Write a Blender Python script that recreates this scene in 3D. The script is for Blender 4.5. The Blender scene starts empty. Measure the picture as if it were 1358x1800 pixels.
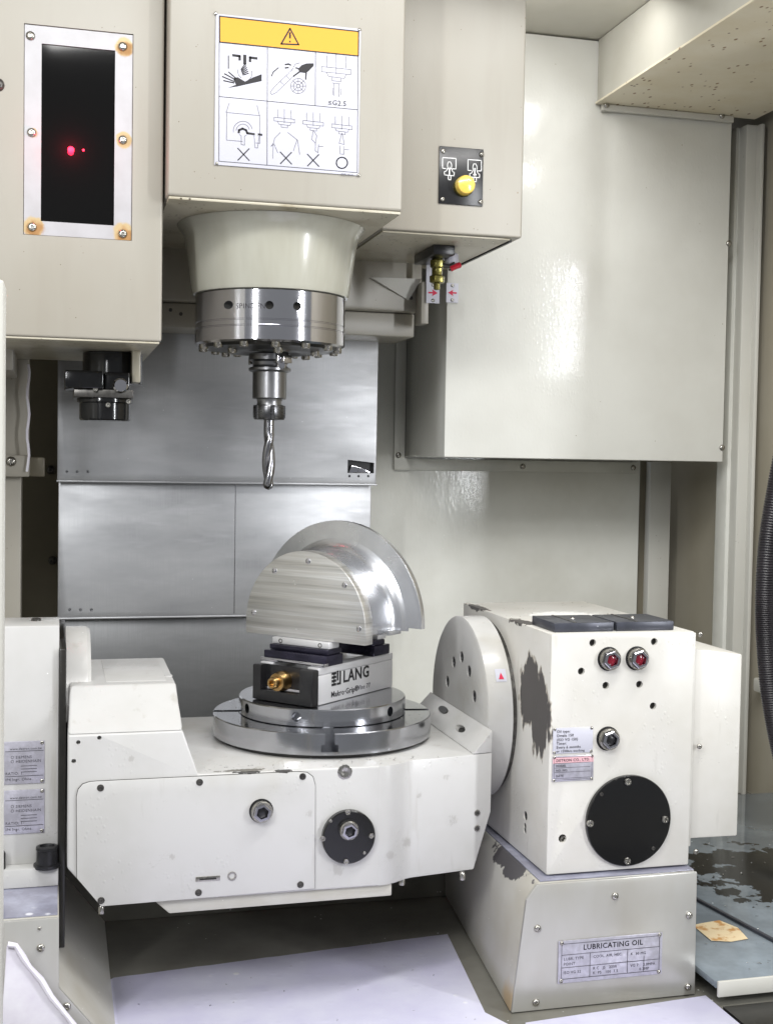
import bpy, bmesh, math, random
from mathutils import Vector as V, Matrix
random.seed(7)
S = bpy.context.scene
COL = S.collection
PI = math.pi
rad = math.radians

# ------------------------------------------------------------------ camera
FPX, YAW, PIT, ROL = 2197.6, .2581, -.04025, .01646
fw = V((math.sin(YAW)*math.cos(PIT), math.cos(YAW)*math.cos(PIT), math.sin(PIT)))
r0 = V((math.cos(YAW), -math.sin(YAW), 0)); u0 = r0.cross(fw)
rt = r0*math.cos(ROL)+u0*math.sin(ROL); up = u0*math.cos(ROL)-r0*math.sin(ROL)
CAM = V((-.2372, -1.1180, .2334))
cam = bpy.data.cameras.new('camera'); co = bpy.data.objects.new('camera', cam); COL.objects.link(co)
cam.sensor_fit = 'VERTICAL'; cam.sensor_height = 36; cam.lens = FPX/1800*36
cam.clip_start = .01; cam.clip_end = 100
m = Matrix((rt, up, -fw)).transposed().to_4x4(); m.translation = CAM
co.matrix_world = m; S.camera = co

# ------------------------------------------------------------------ light
w = bpy.data.worlds.new('World'); S.world = w; w.use_nodes = True
w.node_tree.nodes['Background'].inputs[0].default_value = (.93, .96, 1, 1)
w.node_tree.nodes['Background'].inputs[1].default_value = .24
def lamp(name, loc, aim, sx, sy, power, col=(1, .98, .95)):
    l = bpy.data.lights.new(name, 'AREA'); l.shape = 'RECTANGLE'; l.size = sx; l.size_y = sy; l.energy = power; l.color = col
    o = bpy.data.objects.new(name, l); COL.objects.link(o); o.location = loc
    o.rotation_euler = (V(aim)-V(loc)).to_track_quat('-Z', 'Y').to_euler(); return o
lamp('door_lamp', (1.0, -1.15, .42), (.2, .4, .3), .06, .60, 9, (.95, .97, 1))
lamp('left_fill', (-.74, -.98, .68), (.2, .4, .25), .06, .5, 6, (.98, .99, 1))  # added fill from the left front, not a known lamp
lamp('overhead_lamp', (.16, -.50, .88), (.08, -.34, -.2), .95, .07, 7, (1, .99, .97))
lamp('machine_lamp', (.30, .25, .772), (.40, .6, .1), .22, .08, .42, (1, .99, .98))
lamp('front_fill', (-.6, -2.1, 1.65), (.1, .3, .2), 1.5, .5, 22, (1, 1, .99))  # added soft frontal fill behind the camera, source unseen
S.view_settings.view_transform = 'Standard'; S.view_settings.look = 'None'
S.view_settings.exposure = .25; S.view_settings.gamma = 1; S.view_settings.use_curve_mapping = False

# ------------------------------------------------------------------ helpers
def at(x, y, X=None, Y=None, Z=None):          # point of the place that the photograph shows at x, y, on a given plane
    d = fw+rt*((x-679)/FPX)-up*((y-900)/FPX)
    if X is not None: t = (X-CAM.x)/d.x
    elif Y is not None: t = (Y-CAM.y)/d.y
    else: t = (Z-CAM.z)/d.z
    return CAM+d*t
def xz(pts, Y): return [(p.x, p.z) for p in (at(a, b, Y=Y) for a, b in pts)]
def mpp(p): return (V(p)-CAM).dot(fw)/FPX        # metres for one pixel there

class MB:
    def __init__(s): s.bm = bmesh.new()
    def face(s, pts):
        return s.bm.faces.new([s.bm.verts.new(p) for p in pts])
    def loft(s, rings, cap=True):
        R = [[s.bm.verts.new(p) for p in r] for r in rings]; n = len(R[0])
        for a, b in zip(R, R[1:]):
            for i in range(n):
                j = (i+1) % n
                try: s.bm.faces.new((a[i], a[j], b[j], b[i]))
                except ValueError: pass
        if cap:
            s.bm.faces.new(R[0][::-1]); s.bm.faces.new(R[-1])
        return s
    def box(s, x0, x1, y0, y1, z0, z1):
        q = lambda z: [(x0, y0, z), (x1, y0, z), (x1, y1, z), (x0, y1, z)]
        return s.loft([q(z0), q(z1)])
    def prism(s, pts, axis, a, b):
        f = {'y': lambda p, t: (p[0], t, p[1]), 'x': lambda p, t: (t, p[0], p[1]), 'z': lambda p, t: (p[0], p[1], t)}[axis]
        return s.loft([[f(p, a) for p in pts], [f(p, b) for p in pts]])
    def lathe(s, prof, c, axis='z', n=32, a0=0):
        c = V(c); rings = []
        for r, h in prof:
            ring = []
            for i in range(n):
                t = a0+2*PI*i/n; u, v = math.cos(t)*max(r, 1e-6), math.sin(t)*max(r, 1e-6)
                d = {'z': (u, v, h), '-y': (u, -h, v), '-x': (-h, u, v), 'x': (h, u, v)}[axis]
                ring.append(c+V(d))
            rings.append(ring)
        return s.loft(rings)
    def tube(s, pts, r, n=10, rr=None):
        pts = [V(p) for p in pts]; rings = []
        for i, p in enumerate(pts):
            d = (pts[min(i+1, len(pts)-1)]-pts[max(i-1, 0)]).normalized()
            a = d.orthogonal().normalized() if i == 0 else (a-d*a.dot(d)).normalized()
            b = d.cross(a); R = rr[i] if rr else r
            rings.append([p+(a*math.cos(2*PI*k/n)+b*math.sin(2*PI*k/n))*R for k in range(n)])
        return s.loft(rings)
    def strokes(s, lines, Y, width=.0006, h=.0002):   # flat printed strokes on a plane that faces the camera side
        for pts in lines:
            for a, b in zip(pts, pts[1:]):
                a = V((a[0], 0, a[1])); b = V((b[0], 0, b[1])); d = b-a
                if d.length < 1e-7: continue
                d.normalize(); n = V((-d.z, 0, d.x))*width/2; e = d*width*.35
                q = [a-e+n, b+e+n, b+e-n, a-e-n]
                s.face([(v.x, Y-h, v.z) for v in q])
        return s
    def cut(s, co_, no):
        g = s.bm.verts[:]+s.bm.edges[:]+s.bm.faces[:]
        r = bmesh.ops.bisect_plane(s.bm, geom=g, plane_co=co_, plane_no=no, clear_outer=True)
        e = [x for x in r['geom_cut'] if isinstance(x, bmesh.types.BMEdge)]
        bmesh.ops.holes_fill(s.bm, edges=e); return s

def mesh_from(b, name, bevel=0, seg=2, smooth=35, off=V((0, 0, 0)), norm=True, bang=25, keep=None):
    bm = b.bm
    if norm: bmesh.ops.recalc_face_normals(bm, faces=bm.faces[:])
    if bevel:
        bmesh.ops.remove_doubles(bm, verts=bm.verts[:], dist=1e-6)
        es = [e for e in bm.edges if len(e.link_faces) == 2 and e.calc_face_angle(0) > rad(bang) and not (keep and all(keep(v.co) for v in e.verts))]
        bmesh.ops.bevel(bm, geom=es, offset=bevel, segments=seg, profile=.5, affect='EDGES', clamp_overlap=True)
    if off.length: bmesh.ops.translate(bm, verts=bm.verts[:], vec=-off)
    me = bpy.data.meshes.new(name); bm.to_mesh(me); bm.free()
    if smooth:
        for p in me.polygons: p.use_smooth = True
        me.set_sharp_from_angle(angle=rad(smooth))
    return me
def worg(p):
    o = V((0, 0, 0))
    while p: o += p.location; p = p.parent
    return o
def obj(name, b, mat, parent=None, bevel=0, seg=2, smooth=35, norm=True, bang=25, keep=None):
    me = mesh_from(b, name, bevel, seg, smooth, worg(parent), norm, bang, keep)
    me.materials.append(mat)
    o = bpy.data.objects.new(name, me); COL.objects.link(o); o.parent = parent; return o
def inst(name, me, p, parent, rot=None):
    o = bpy.data.objects.new(name, me); COL.objects.link(o); o.parent = parent; o.location = V(p)-worg(parent)
    if rot: o.rotation_euler = rot
    return o
def tag(o, label, cat, group=None, kind=None):
    o['label'] = label
    if cat: o['category'] = cat
    if group: o['group'] = group
    if kind: o['kind'] = kind
    return o
def struct(o, label): o['kind'] = 'structure'; o['label'] = label; return o
def thing(name, label, cat, loc=(0, 0, 0), group=None):
    o = bpy.data.objects.new(name, None); COL.objects.link(o); o.location = loc; o.empty_display_size = .02
    return tag(o, label, cat, group)
def bore(o, cutters):                                   # real holes: cutters is an MB of closed solids in world space
    me = mesh_from(cutters, 'cutter', smooth=0, off=worg(o)); c = bpy.data.objects.new('cutter', me); COL.objects.link(c)
    c.location = worg(o)
    bpy.context.view_layer.update()
    md = o.modifiers.new('bore', 'BOOLEAN'); md.operation = 'DIFFERENCE'; md.object = c; md.solver = 'EXACT'; md.use_self = True
    dg = bpy.context.evaluated_depsgraph_get(); dg.update()
    new = bpy.data.meshes.new_from_object(o.evaluated_get(dg)); o.modifiers.remove(md)
    old = o.data; o.data = new; new.name = old.name
    bpy.data.objects.remove(c)
    for p in new.polygons: p.use_smooth = True
    new.set_sharp_from_angle(angle=rad(35))
def lettering(txt, parent, mat, o0, ux, uy, size, name='lettering', align='LEFT', bold=0):
    cu = bpy.data.curves.new('t', 'FONT'); cu.body = txt; cu.size = size; cu.extrude = .00008; cu.align_x = align; cu.offset = bold
    cu.resolution_u = 2; cu.space_character = 1.08
    t = bpy.data.objects.new('t', cu); COL.objects.link(t)
    dg = bpy.context.evaluated_depsgraph_get(); dg.update()
    me = bpy.data.meshes.new_from_object(t.evaluated_get(dg)); bpy.data.objects.remove(t)
    ux = V(ux).normalized(); uy = V(uy).normalized(); n = ux.cross(uy)
    M = Matrix((ux, uy, n)).transposed().to_4x4(); M.translation = V(o0)-worg(parent)
    me.transform(M); me.materials.clear(); me.materials.append(mat)
    o = bpy.data.objects.new(name, me); COL.objects.link(o); o.parent = parent; return o

# ------------------------------------------------------------------ materials
def lin(c): return tuple(((v/255)/12.92 if v/255 < .04045 else ((v/255+.055)/1.055)**2.4) for v in c)+(1,)
class MT:
    def __init__(s, name, rgb, rough=.4, metal=0, ior=1.5, coat=0):
        s.m = bpy.data.materials.new(name); s.m.use_nodes = True; s.t = s.m.node_tree; s.N = s.t.nodes; s.L = s.t.links
        s.p = s.N['Principled BSDF']; s.p.inputs['Metallic'].default_value = metal; s.p.inputs['IOR'].default_value = ior
        s.p.inputs['Roughness'].default_value = rough; s.p.inputs['Base Color'].default_value = rgb
        s.p.inputs['Coat Weight'].default_value = coat; s.p.inputs['Coat Roughness'].default_value = .08
        g = s.N.new('ShaderNodeNewGeometry'); s.pos = g.outputs['Position']
        s.col = None; s.rgb = rgb; s.rough = rough; s.r = None; s.nrm = None
    def noise(s, scale, stretch=(1, 1, 1), detail=4, rough=.6):
        mp = s.N.new('ShaderNodeMapping'); mp.inputs['Scale'].default_value = stretch; s.L.new(s.pos, mp.inputs[0])
        n = s.N.new('ShaderNodeTexNoise'); n.inputs['Scale'].default_value = scale; n.inputs['Detail'].default_value = detail
        n.inputs['Roughness'].default_value = rough; s.L.new(mp.outputs[0], n.inputs['Vector']); return n.outputs['Fac']
    def voro(s, scale, stretch=(1, 1, 1)):
        mp = s.N.new('ShaderNodeMapping'); mp.inputs['Scale'].default_value = stretch; s.L.new(s.pos, mp.inputs[0])
        n = s.N.new('ShaderNodeTexVoronoi'); n.inputs['Scale'].default_value = scale; s.L.new(mp.outputs[0], n.inputs['Vector']); return n.outputs['Distance']
    def ramp(s, src, a, b, lo=0, hi=1):
        r = s.N.new('ShaderNodeMapRange'); r.inputs['From Min'].default_value = a; r.inputs['From Max'].default_value = b
        r.inputs['To Min'].default_value = lo; r.inputs['To Max'].default_value = hi; s.L.new(src, r.inputs[0]); return r.outputs[0]
    def math(s, op, a, b):
        n = s.N.new('ShaderNodeMath'); n.operation = op
        for i, v in enumerate((a, b)):
            if isinstance(v, (int, float)): n.inputs[i].default_value = v
            else: s.L.new(v, n.inputs[i])
        return n.outputs[0]
    def mixc(s, fac, rgb):
        n = s.N.new('ShaderNodeMix'); n.data_type = 'RGBA'; s.L.new(fac, n.inputs[0])
        if s.col is None: n.inputs[6].default_value = s.rgb
        else: s.L.new(s.col, n.inputs[6])
        n.inputs[7].default_value = rgb; s.col = n.outputs[2]; return s
    def mixr(s, fac, v):
        n = s.N.new('ShaderNodeMix'); s.L.new(fac, n.inputs[0])
        if s.r is None: n.inputs[2].default_value = s.rough
        else: s.L.new(s.r, n.inputs[2])
        n.inputs[3].default_value = v; s.r = n.outputs[0]; return s
    def vary(s, rgb, scale=20, a=.35, b=.75, stretch=(1, 1, 1), rough=None):
        f = s.ramp(s.noise(scale, stretch), a, b); s.mixc(f, rgb)
        if rough is not None: s.mixr(f, rough)
        return s
    def specks(s, rgb, scale=160, size=.12, stretch=(1, 1, 1), dens=.62, rough=None):
        v = s.ramp(s.voro(scale, stretch), size, size*.6); n = s.ramp(s.noise(scale*.23, detail=2), dens, dens+.03)
        f = s.math('MULTIPLY', v, n); s.mixc(f, rgb)
        if rough is not None: s.mixr(f, rough)
        return s
    def blob(s, c, r, rgb, nscale=60, amt=.5, edge=.06, rough=None, fac=1, stretch=(1, 1, 1)):   # worn or stained patch with a ragged edge
        mp = s.N.new('ShaderNodeMapping'); mp.vector_type = 'POINT'
        mp.inputs['Location'].default_value = tuple(-c[i]/r[i] for i in range(3)); mp.inputs['Scale'].default_value = tuple(1/v for v in r)
        s.L.new(s.pos, mp.inputs[0]); ln = s.N.new('ShaderNodeVectorMath'); ln.operation = 'LENGTH'; s.L.new(mp.outputs[0], ln.inputs[0])
        d = s.math('ADD', ln.outputs['Value'], s.math('MULTIPLY', s.math('SUBTRACT', s.noise(nscale, stretch), .5), amt*2))
        f = s.ramp(d, 1+edge, 1-edge, 0, fac); s.mixc(f, rgb)
        if rough is not None: s.mixr(f, rough)
        return s
    def bump(s, src, strength=.2, dist=.001):
        b = s.N.new('ShaderNodeBump'); b.inputs['Strength'].default_value = strength; b.inputs['Distance'].default_value = dist
        s.L.new(src, b.inputs['Height'])
        if s.nrm: s.L.new(s.nrm, b.inputs['Normal'])
        s.nrm = b.outputs[0]; return s
    def done(s):
        if s.col: s.L.new(s.col, s.p.inputs['Base Color'])
        if s.r: s.L.new(s.r, s.p.inputs['Roughness'])
        if s.nrm: s.L.new(s.nrm, s.p.inputs['Normal'])
        return s.m

def cream(name, rgb=(160, 156, 146), tint=(154, 148, 136), rough=.38, drip=True):
    t = MT(name, lin(rgb), rough).vary(lin(tint), 7, .35, .75, (1, 1, .5))
    if drip: t.vary(lin([c*.965 for c in tint]), 30, .55, 1.0, (1, 1, .12))
    t.specks(lin((96, 84, 66)), 190, .12, dens=.62).specks(lin((120, 100, 74)), 80, .06, (1, 1, .6), .6)
    return t.bump(t.noise(900, detail=2), .05, .0005).done()
M = {}
M['head'] = cream('head_paint')
M['head_dirty'] = (lambda t: t.bump(t.noise(700, detail=2), .06, .0006).done())(
    MT('head_underside_paint', lin((178, 172, 154)), .3).vary(lin((146, 136, 112)), 25, .5, .75).specks(lin((70, 60, 44)), 150, .22, dens=.52).specks(lin((235, 232, 224)), 110, .14, dens=.6))
M['neck'] = (lambda t: t.bump(t.noise(500, detail=2), .03, .0005).done())(
    MT('neck_paint', lin((174, 173, 161)), .2, coat=.4).vary(lin((160, 158, 144)), 30, .4, .8, (1, 1, .15)).specks(lin((90, 84, 66)), 170, .1, dens=.66))
M['wall'] = (lambda t: t.bump(t.math('ADD', t.ramp(t.noise(70, (1, 1, .18), 5, .7), .35, .8), t.ramp(t.voro(160, (1, 1, .45)), .45, .1, 0, .5)), .08, .0010).done())(
    MT('enclosure_paint', lin((222, 222, 215)), .12).vary(lin((206, 205, 196)), 9, .4, .8).specks(lin((236, 236, 230)), 120, .12, dens=.6))
M['wetpanel'] = (lambda t: t.bump(t.math('ADD', t.ramp(t.noise(110, (1, 1, .16), 6, .75), .3, .8), t.ramp(t.voro(230, (1, 1, .6)), .42, .1, 0, .7)), .09, .0010).bump(t.noise(7, (1, 1, .6), 1), .3, .008).done())(
    MT('wet_panel_paint', lin((220, 220, 214)), .10).vary(lin((208, 207, 200)), 6, .4, .8).specks(lin((150, 140, 116)), 120, .09, dens=.66))
M['ceil'] = MT('ceiling_paint', lin((200, 198, 188)), .45).vary(lin((188, 185, 172)), 8).done()
M['ductbottom'] = (lambda t: t.done())(MT('lit_duct_underside_paint', lin((236, 228, 206)), .4).vary(lin((226, 214, 184)), 14, .4, .8)  # base colour lightened to stand for light from below; rust specks are real
    .specks(lin((140, 106, 60)), 90, .2, (1, .6, 1), .44).specks(lin((120, 88, 50)), 60, .13, dens=.5))
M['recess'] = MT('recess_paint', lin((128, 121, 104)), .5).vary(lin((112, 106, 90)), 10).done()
M['post'] = cream('post_paint', (204, 203, 196), (194, 192, 183), .35, False)
def grime(t, sc=1):
    t.vary(lin((160, 155, 146)), 60, .62, .9, (1, 1, .12)).specks(lin((120, 116, 108)), 130, .08, dens=.67).specks(lin((150, 146, 140)), 60, .12, (1, 1, .3), .66).specks(lin((250, 250, 250)), 180, .1, dens=.66)
    sc_ = t.math('MULTIPLY', t.ramp(t.noise(55, (1, 1, 2.5), 3), .495, .5, 0, 1), t.ramp(t.noise(55, (1, 1, 2.5), 3), .505, .5, 0, 1))
    t.mixc(t.math('MULTIPLY', sc_, t.ramp(t.noise(16, detail=2), .62, .68, 0, .5)), lin((130, 126, 120)))
    dr = t.math('MULTIPLY', t.ramp(t.voro(230, (1, 1, .8)), .32, .05), t.ramp(t.noise(22, detail=2), .52, .6))
    return t.bump(t.noise(600, detail=3), .05, .0006).bump(dr, .25, .0008)
def scuffs(t):
    for x_, y_, k_ in ((718, 1485, 1.2), (803, 1450, 1.3), (792, 1372, .8), (682, 1500, 1.0), (742, 1402, .7), (300, 1500, .7), (540, 1425, .8), (840, 1310, 1.1), (590, 1525, 1.4), (870, 1300, .8), (230, 1330, .6)):
        p = at(x_, y_, Y=-.118); t.blob((p.x, p.y, p.z), (.0034*k_, .02, .0034*k_), lin((138, 134, 128)), 700, 1.9, .08, .5, .38, (1, 1, .35))
    return t.vary(lin((178, 173, 160)), 6, .56, .8)
M['white'] = (lambda t: scuffs(t).blob((-.086, -.125, -.0185), (.012, .004, .0012), lin((60, 58, 56)), 260, 1.2, .05, .5).blob((-.058, -.125, -.0188), (.007, .004, .0016), lin((60, 58, 56)), 260, 1.0, .05, .5).blob((-.09, -.118, -.0185), (.02, .004, .001), lin((120, 118, 112)), 200, 1.0, .1).done())(grime(MT('white_enamel', lin((191, 190, 188)), .27).vary(lin((181, 180, 176)), 12, .4, .75)))
hp = at(935, 1240, X=.16)
t = grime(MT('worn_white_enamel', lin((212, 210, 204)), .3).vary(lin((200, 197, 188)), 12, .4, .75))
for gr_, c_ in ((1.07, (172, 166, 154)), (1.0, (80, 77, 75))):
    t.blob((.16, hp.y+.000, hp.z+.004), (.006, .036*gr_, .031*gr_), lin(c_), 34, 1.15, .03, .6, 1, (1, 1, .55))
    t.blob((.16, hp.y-.016, hp.z-.010), (.006, .020*gr_, .026*gr_), lin(c_), 70, 1.1, .05, .6, 1, (1, 1.3, .4))
    t.blob((.165, -.075, .0925), (.008*gr_, .02*gr_, .004), lin(c_), 160, 1.1, .05, .5)
    t.blob((.163, .04, .0925), (.005*gr_, .03*gr_, .004), lin(c_), 160, 1.2, .05, .5)
    t.blob((.225, -.03, .0925), (.03*gr_, .02*gr_, .004), lin((236, 236, 232)), 160, 1.4, .05, .5, .8)
t.vary(lin((110, 106, 100)), 300, .72, .8)
M['housing'] = t.done()
M['pedestal'] = (lambda t: t.bump(t.noise(40, detail=5), .05, .001).done())(
    MT('pedestal_paint', lin((186, 184, 177)), .28).vary(lin((172, 167, 154)), 12, .4, .75)
    .blob((.127, -.16, -.216), (.012, .02, .016), lin((186, 156, 112)), 80, .6, .4, None, .7)
    .blob((.147, -.1, -.112), (.011, .05, .012), lin((84, 82, 84)), 70, 1.3, .05, .4).specks(lin((240, 238, 232)), 160, .12, dens=.6))
M['wetsteel'] = (lambda t: t.bump(t.noise(90, detail=3), .08, .001).done())(
    MT('wet_grey_ledge', lin((150, 150, 166)), .16, .2).vary(lin((176, 178, 196)), 40, .45, .7).specks(lin((235, 236, 245)), 70, .24, dens=.58))
M['cover'] = (lambda t: t.bump(t.noise(60, (4, 4, .1), 4), .02, .0005).done())(
    MT('pedestal_cover_sheet', lin((184, 183, 178)), .3, .4).vary(lin((170, 166, 156)), 14, .35, .8, (1, 1, .4)).specks(lin((120, 106, 84)), 130, .09, dens=.66))
def brushed(name, rgb, rgb2, rough, stretch, scale=120, bump=.04, metal=1, sm=6, dr=.1):
    t = MT(name, lin(rgb), rough, metal); t.vary(lin(rgb2), sm, .35, .75, (1, 1, 1.6)); f = t.noise(scale, stretch, 3)
    t.mixr(t.ramp(f, .3, .7), rough+dr)
    return t.bump(f, bump, .0005).done() if bump > .006 else t.done()
t = MT('stainless_cover_sheet', lin((186, 187, 189)), .40, .68)
t.vary(lin((156, 157, 160)), 9, .38, .66, (.7, 1, 2.4), .46).vary(lin((202, 203, 206)), 13, .58, .8, (.5, 1, 2.6), .36).vary(lin((172, 173, 176)), 260, .35, 1, (4, 4, .07)).specks(lin((228, 229, 231)), 150, .1, dens=.64)
M['sheet'] = t.bump(t.noise(160, (3, 3, .1), 3), .015, .0005).bump(t.noise(9, (1, 1, 1), 1), .06, .006).done()
t = MT('shaded_cover_sheet', lin((138, 139, 140)), .38, .7).vary(lin((110, 111, 112)), 9, .38, .66, (.7, 1, 2.4), .46).vary(lin((120, 121, 123)), 260, .35, 1, (4, 4, .07))  # darker copy of the cover sheet, shade of the lowest plate in its colour
M['sheetshade'] = t.bump(t.noise(160, (3, 3, .1), 3), .015, .0005).done()
M['steel'] = brushed('turned_steel', (200, 201, 204), (170, 171, 176), .15, (.3, .3, 30), 160, .004, sm=2, dr=.05)
M['chrome'] = brushed('ground_steel', (206, 206, 210), (180, 178, 186), .08, (.6, .6, 12), 200, .003, sm=2, dr=.04)
M['tabletop'] = brushed('table_top_steel', (210, 210, 222), (190, 190, 205), .26, (1, 1, 1), 60, .02)
M['holder'] = brushed('holder_steel', (150, 150, 152), (120, 120, 122), .28, (1, 1, 8), 120, .02)
M['bolt'] = brushed('bolt_steel', (186, 184, 178), (140, 136, 128), .22, (1, 1, 1), 300, .05)
M['darkbolt'] = MT('blackened_bolt', lin((72, 70, 68)), .35, .7).vary(lin((110, 108, 104)), 200).done()
M['carbide'] = brushed('carbide', (160, 160, 164), (110, 110, 116), .14, (1, 1, 3), 200, .02)
M['alu'] = (lambda t: t.bump(t.noise(70, (.2, .2, 12), 2), .05, .0006).done())(
    MT('milled_aluminium', lin((230, 230, 230)), .3, .85).vary(lin((150, 148, 142)), 26, .42, .68, (.12, .12, 5), .4).vary(lin((206, 204, 200)), 120, .4, .7, (.1, .1, 6)).specks(lin((240, 240, 242)), 220, .16, dens=.62, rough=.1))
M['alus'] = (lambda t: t.bump(t.noise(60, (1, 1, 1), 2), .05, .0006).done())(
    MT('polished_aluminium', lin((206, 207, 210)), .24, .9).vary(lin((170, 172, 176)), 14, .4, .7, (1, 1, 1), .34).specks(lin((250, 250, 252)), 200, .14, dens=.64))
M['viseside'] = brushed('vise_side_steel', (226, 226, 228), (206, 205, 206), .34, (1, 1, 10), 150, .02, metal=.6)
M['black'] = MT('black_anodised', lin((22, 22, 24)), .3).vary(lin((34, 34, 36)), 60).done()
M['blackgloss'] = MT('black_turned_cap', lin((12, 12, 13)), .2, .0, coat=.3).specks(lin((90, 90, 94)), 240, .1, dens=.68).done()
M['bluesteel'] = MT('blued_steel', lin((52, 50, 66)), .25, .6).vary(lin((34, 33, 44)), 50).done()
M['slate'] = MT('black_oxide_block', lin((58, 60, 68)), .35, .3).vary(lin((76, 78, 88)), 60).specks(lin((150, 150, 156)), 160, .12, dens=.62).done()
M['rubber'] = MT('black_rubber', lin((20, 17, 19)), .42).vary(lin((32, 27, 30)), 80).specks(lin((150, 140, 140)), 300, .1, dens=.66).done()
M['dark'] = MT('dark_oil_and_shade', lin((24, 24, 22)), .3).vary(lin((40, 38, 34)), 50).specks(lin((130, 130, 126)), 180, .14, dens=.6).done()  # dark oily tone that also paints the shade in holes and gaps
M['oilblack'] = MT('oily_black_steel', lin((11, 11, 12)), .14).vary(lin((22, 22, 23)), 60).specks(lin((150, 150, 150)), 200, .12, dens=.62).done()
M['brass'] = MT('brass', lin((196, 164, 112)), .28, 1).vary(lin((150, 116, 70)), 120).done()
M['brassdirty'] = MT('tarnished_brass', lin((140, 132, 70)), .25, .8).vary(lin((96, 92, 60)), 160).done()
M['sightred'] = MT('red_sight_glass', lin((120, 24, 40)), .15).done()
M['red'] = MT('red_plastic', lin((190, 30, 50)), .4).done()
M['redink'] = MT('red_ink', lin((200, 30, 70)), .6).done()
M['label'] = MT('white_label', lin((190, 190, 200)), .4).done()
M['plate'] = (lambda t: t.done())(MT('etched_nameplate', lin((176, 174, 184)), .35, .5).vary(lin((196, 194, 206)), 160, .4, .7))
M['ink'] = MT('black_ink', lin((26, 24, 28)), .6).done()
M['thinink'] = MT('grey_ink', lin((92, 90, 100)), .6).done()
M['inkdark'] = MT('engraved_grey', lin((70, 68, 74)), .6).done()
M['yellow'] = MT('yellow_print', lin((226, 156, 0)), .45).done()
M['button'] = MT('yellow_button', lin((236, 206, 110)), .25, coat=.3).vary(lin((222, 184, 70)), 60).done()
M['whiteink'] = MT('white_ink', lin((232, 232, 232)), .6).done()
M['frame'] = (lambda t: t)(MT('zinc_frame', lin((172, 171, 174)), .4, .15).vary(lin((162, 160, 162)), 40))
M['window'] = MT('smoked_window', lin((14, 14, 14)), .06, ior=1.3).specks(lin((120, 120, 120)), 70, .05, dens=.64).done()
M['floor'] = (lambda t: t.bump(t.math('ADD', t.noise(26, detail=5), t.ramp(t.voro(60), .25, .05, 0, .5)), .06, .003).done())(
    MT('coolant_film_floor', lin((214, 212, 236)), .17).vary(lin((228, 228, 244)), 14, .4, .7).specks(lin((246, 246, 250)), 60, .2, dens=.6))
M['ledge'] = (lambda t: t.bump(t.noise(30, detail=3), .05, .002).done())(MT('wet_ledge', lin((112, 120, 126)), .07).vary(lin((138, 148, 156)), 18, .4, .7)
    .blob((.50, .04, -.2), (.075, .10, .02), lin((26, 26, 26)), 30, 1.6, .04, .15).blob((.45, -.14, -.2), (.018, .03, .02), lin((30, 30, 30)), 40, .9, .06, .15)
    .vary(lin((60, 60, 60)), 60, .66, .72).specks(lin((226, 230, 236)), 120, .12, dens=.6))
M['chip'] = MT('aluminium_chip', lin((226, 226, 228)), .2, 1).done()
M['foam'] = MT('white_foam', lin((232, 230, 238)), .35).vary(lin((214, 208, 222)), 40).done()

# ------------------------------------------------------------------ small hardware shared by many things
def hw(name, prof, mat, n=16, axis='-y'):
    me = mesh_from(MB().lathe(prof, (0, 0, 0), axis, n), name, smooth=40); me.materials.append(mat); return me
CAP = [(1, -.1), (1, .55), (.88, .7), (.62, .7), (.55, .62), (.5, .2), (0, .15)]
def scaled(prof, r): return [(a*r, b*r) for a, b in prof]
_hw = {}
def screw(parent, p, r=.0025, axis='-y', mat='bolt', name='screw', prof=CAP):
    k = (round(r, 5), axis, mat, id(prof))
    if k not in _hw: _hw[k] = hw(name, scaled(prof, r), M[mat], 14, axis)
    return inst(name, _hw[k], p, parent)
PAN = [(1, -.05), (1, .2), (.8, .5), (.45, .62), (.4, .62), (.32, .35), (0, .35)]
RING = [(1, -.1), (1, .1), (.92, .2), (.7, .2), (.62, .1), (.58, -.05), (0, -.05)]
def sp(parent, x, y, Y, r=.0025, **k): return screw(parent, at(x, y, Y=Y), r, **k)
def bore_shade_plug(parent, p, r, axis='-y', depth=.004, mat='dark'):  # dark plug that paints the shade inside a bored hole
    d_ = {'-y': V((0, depth, 0)), 'x': V((depth, 0, 0)), 'z': V((0, 0, -depth))}[axis]
    k = ('plug', round(r, 5), axis, mat)
    if k not in _hw: _hw[k] = hw('hole_shade', [(r*.97, -.0002), (r*.97, .0004), (r*.6, .0004), (r*.5, -.001), (0, -.001)] if axis != 'x' else [(r*.97, .0002), (r*.97, -.0004), (r*.6, -.0004), (r*.5, .001), (0, .001)], M[mat], 14, axis)
    return inst('hole_shade', _hw[k], V(p)+d_, parent)
def hole_y(b, x, y, Y, r, depth=.012):
    p = at(x, y, Y=Y); b.lathe([(r, -depth), (r, .004)], p, '-y', 16); return b

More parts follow.
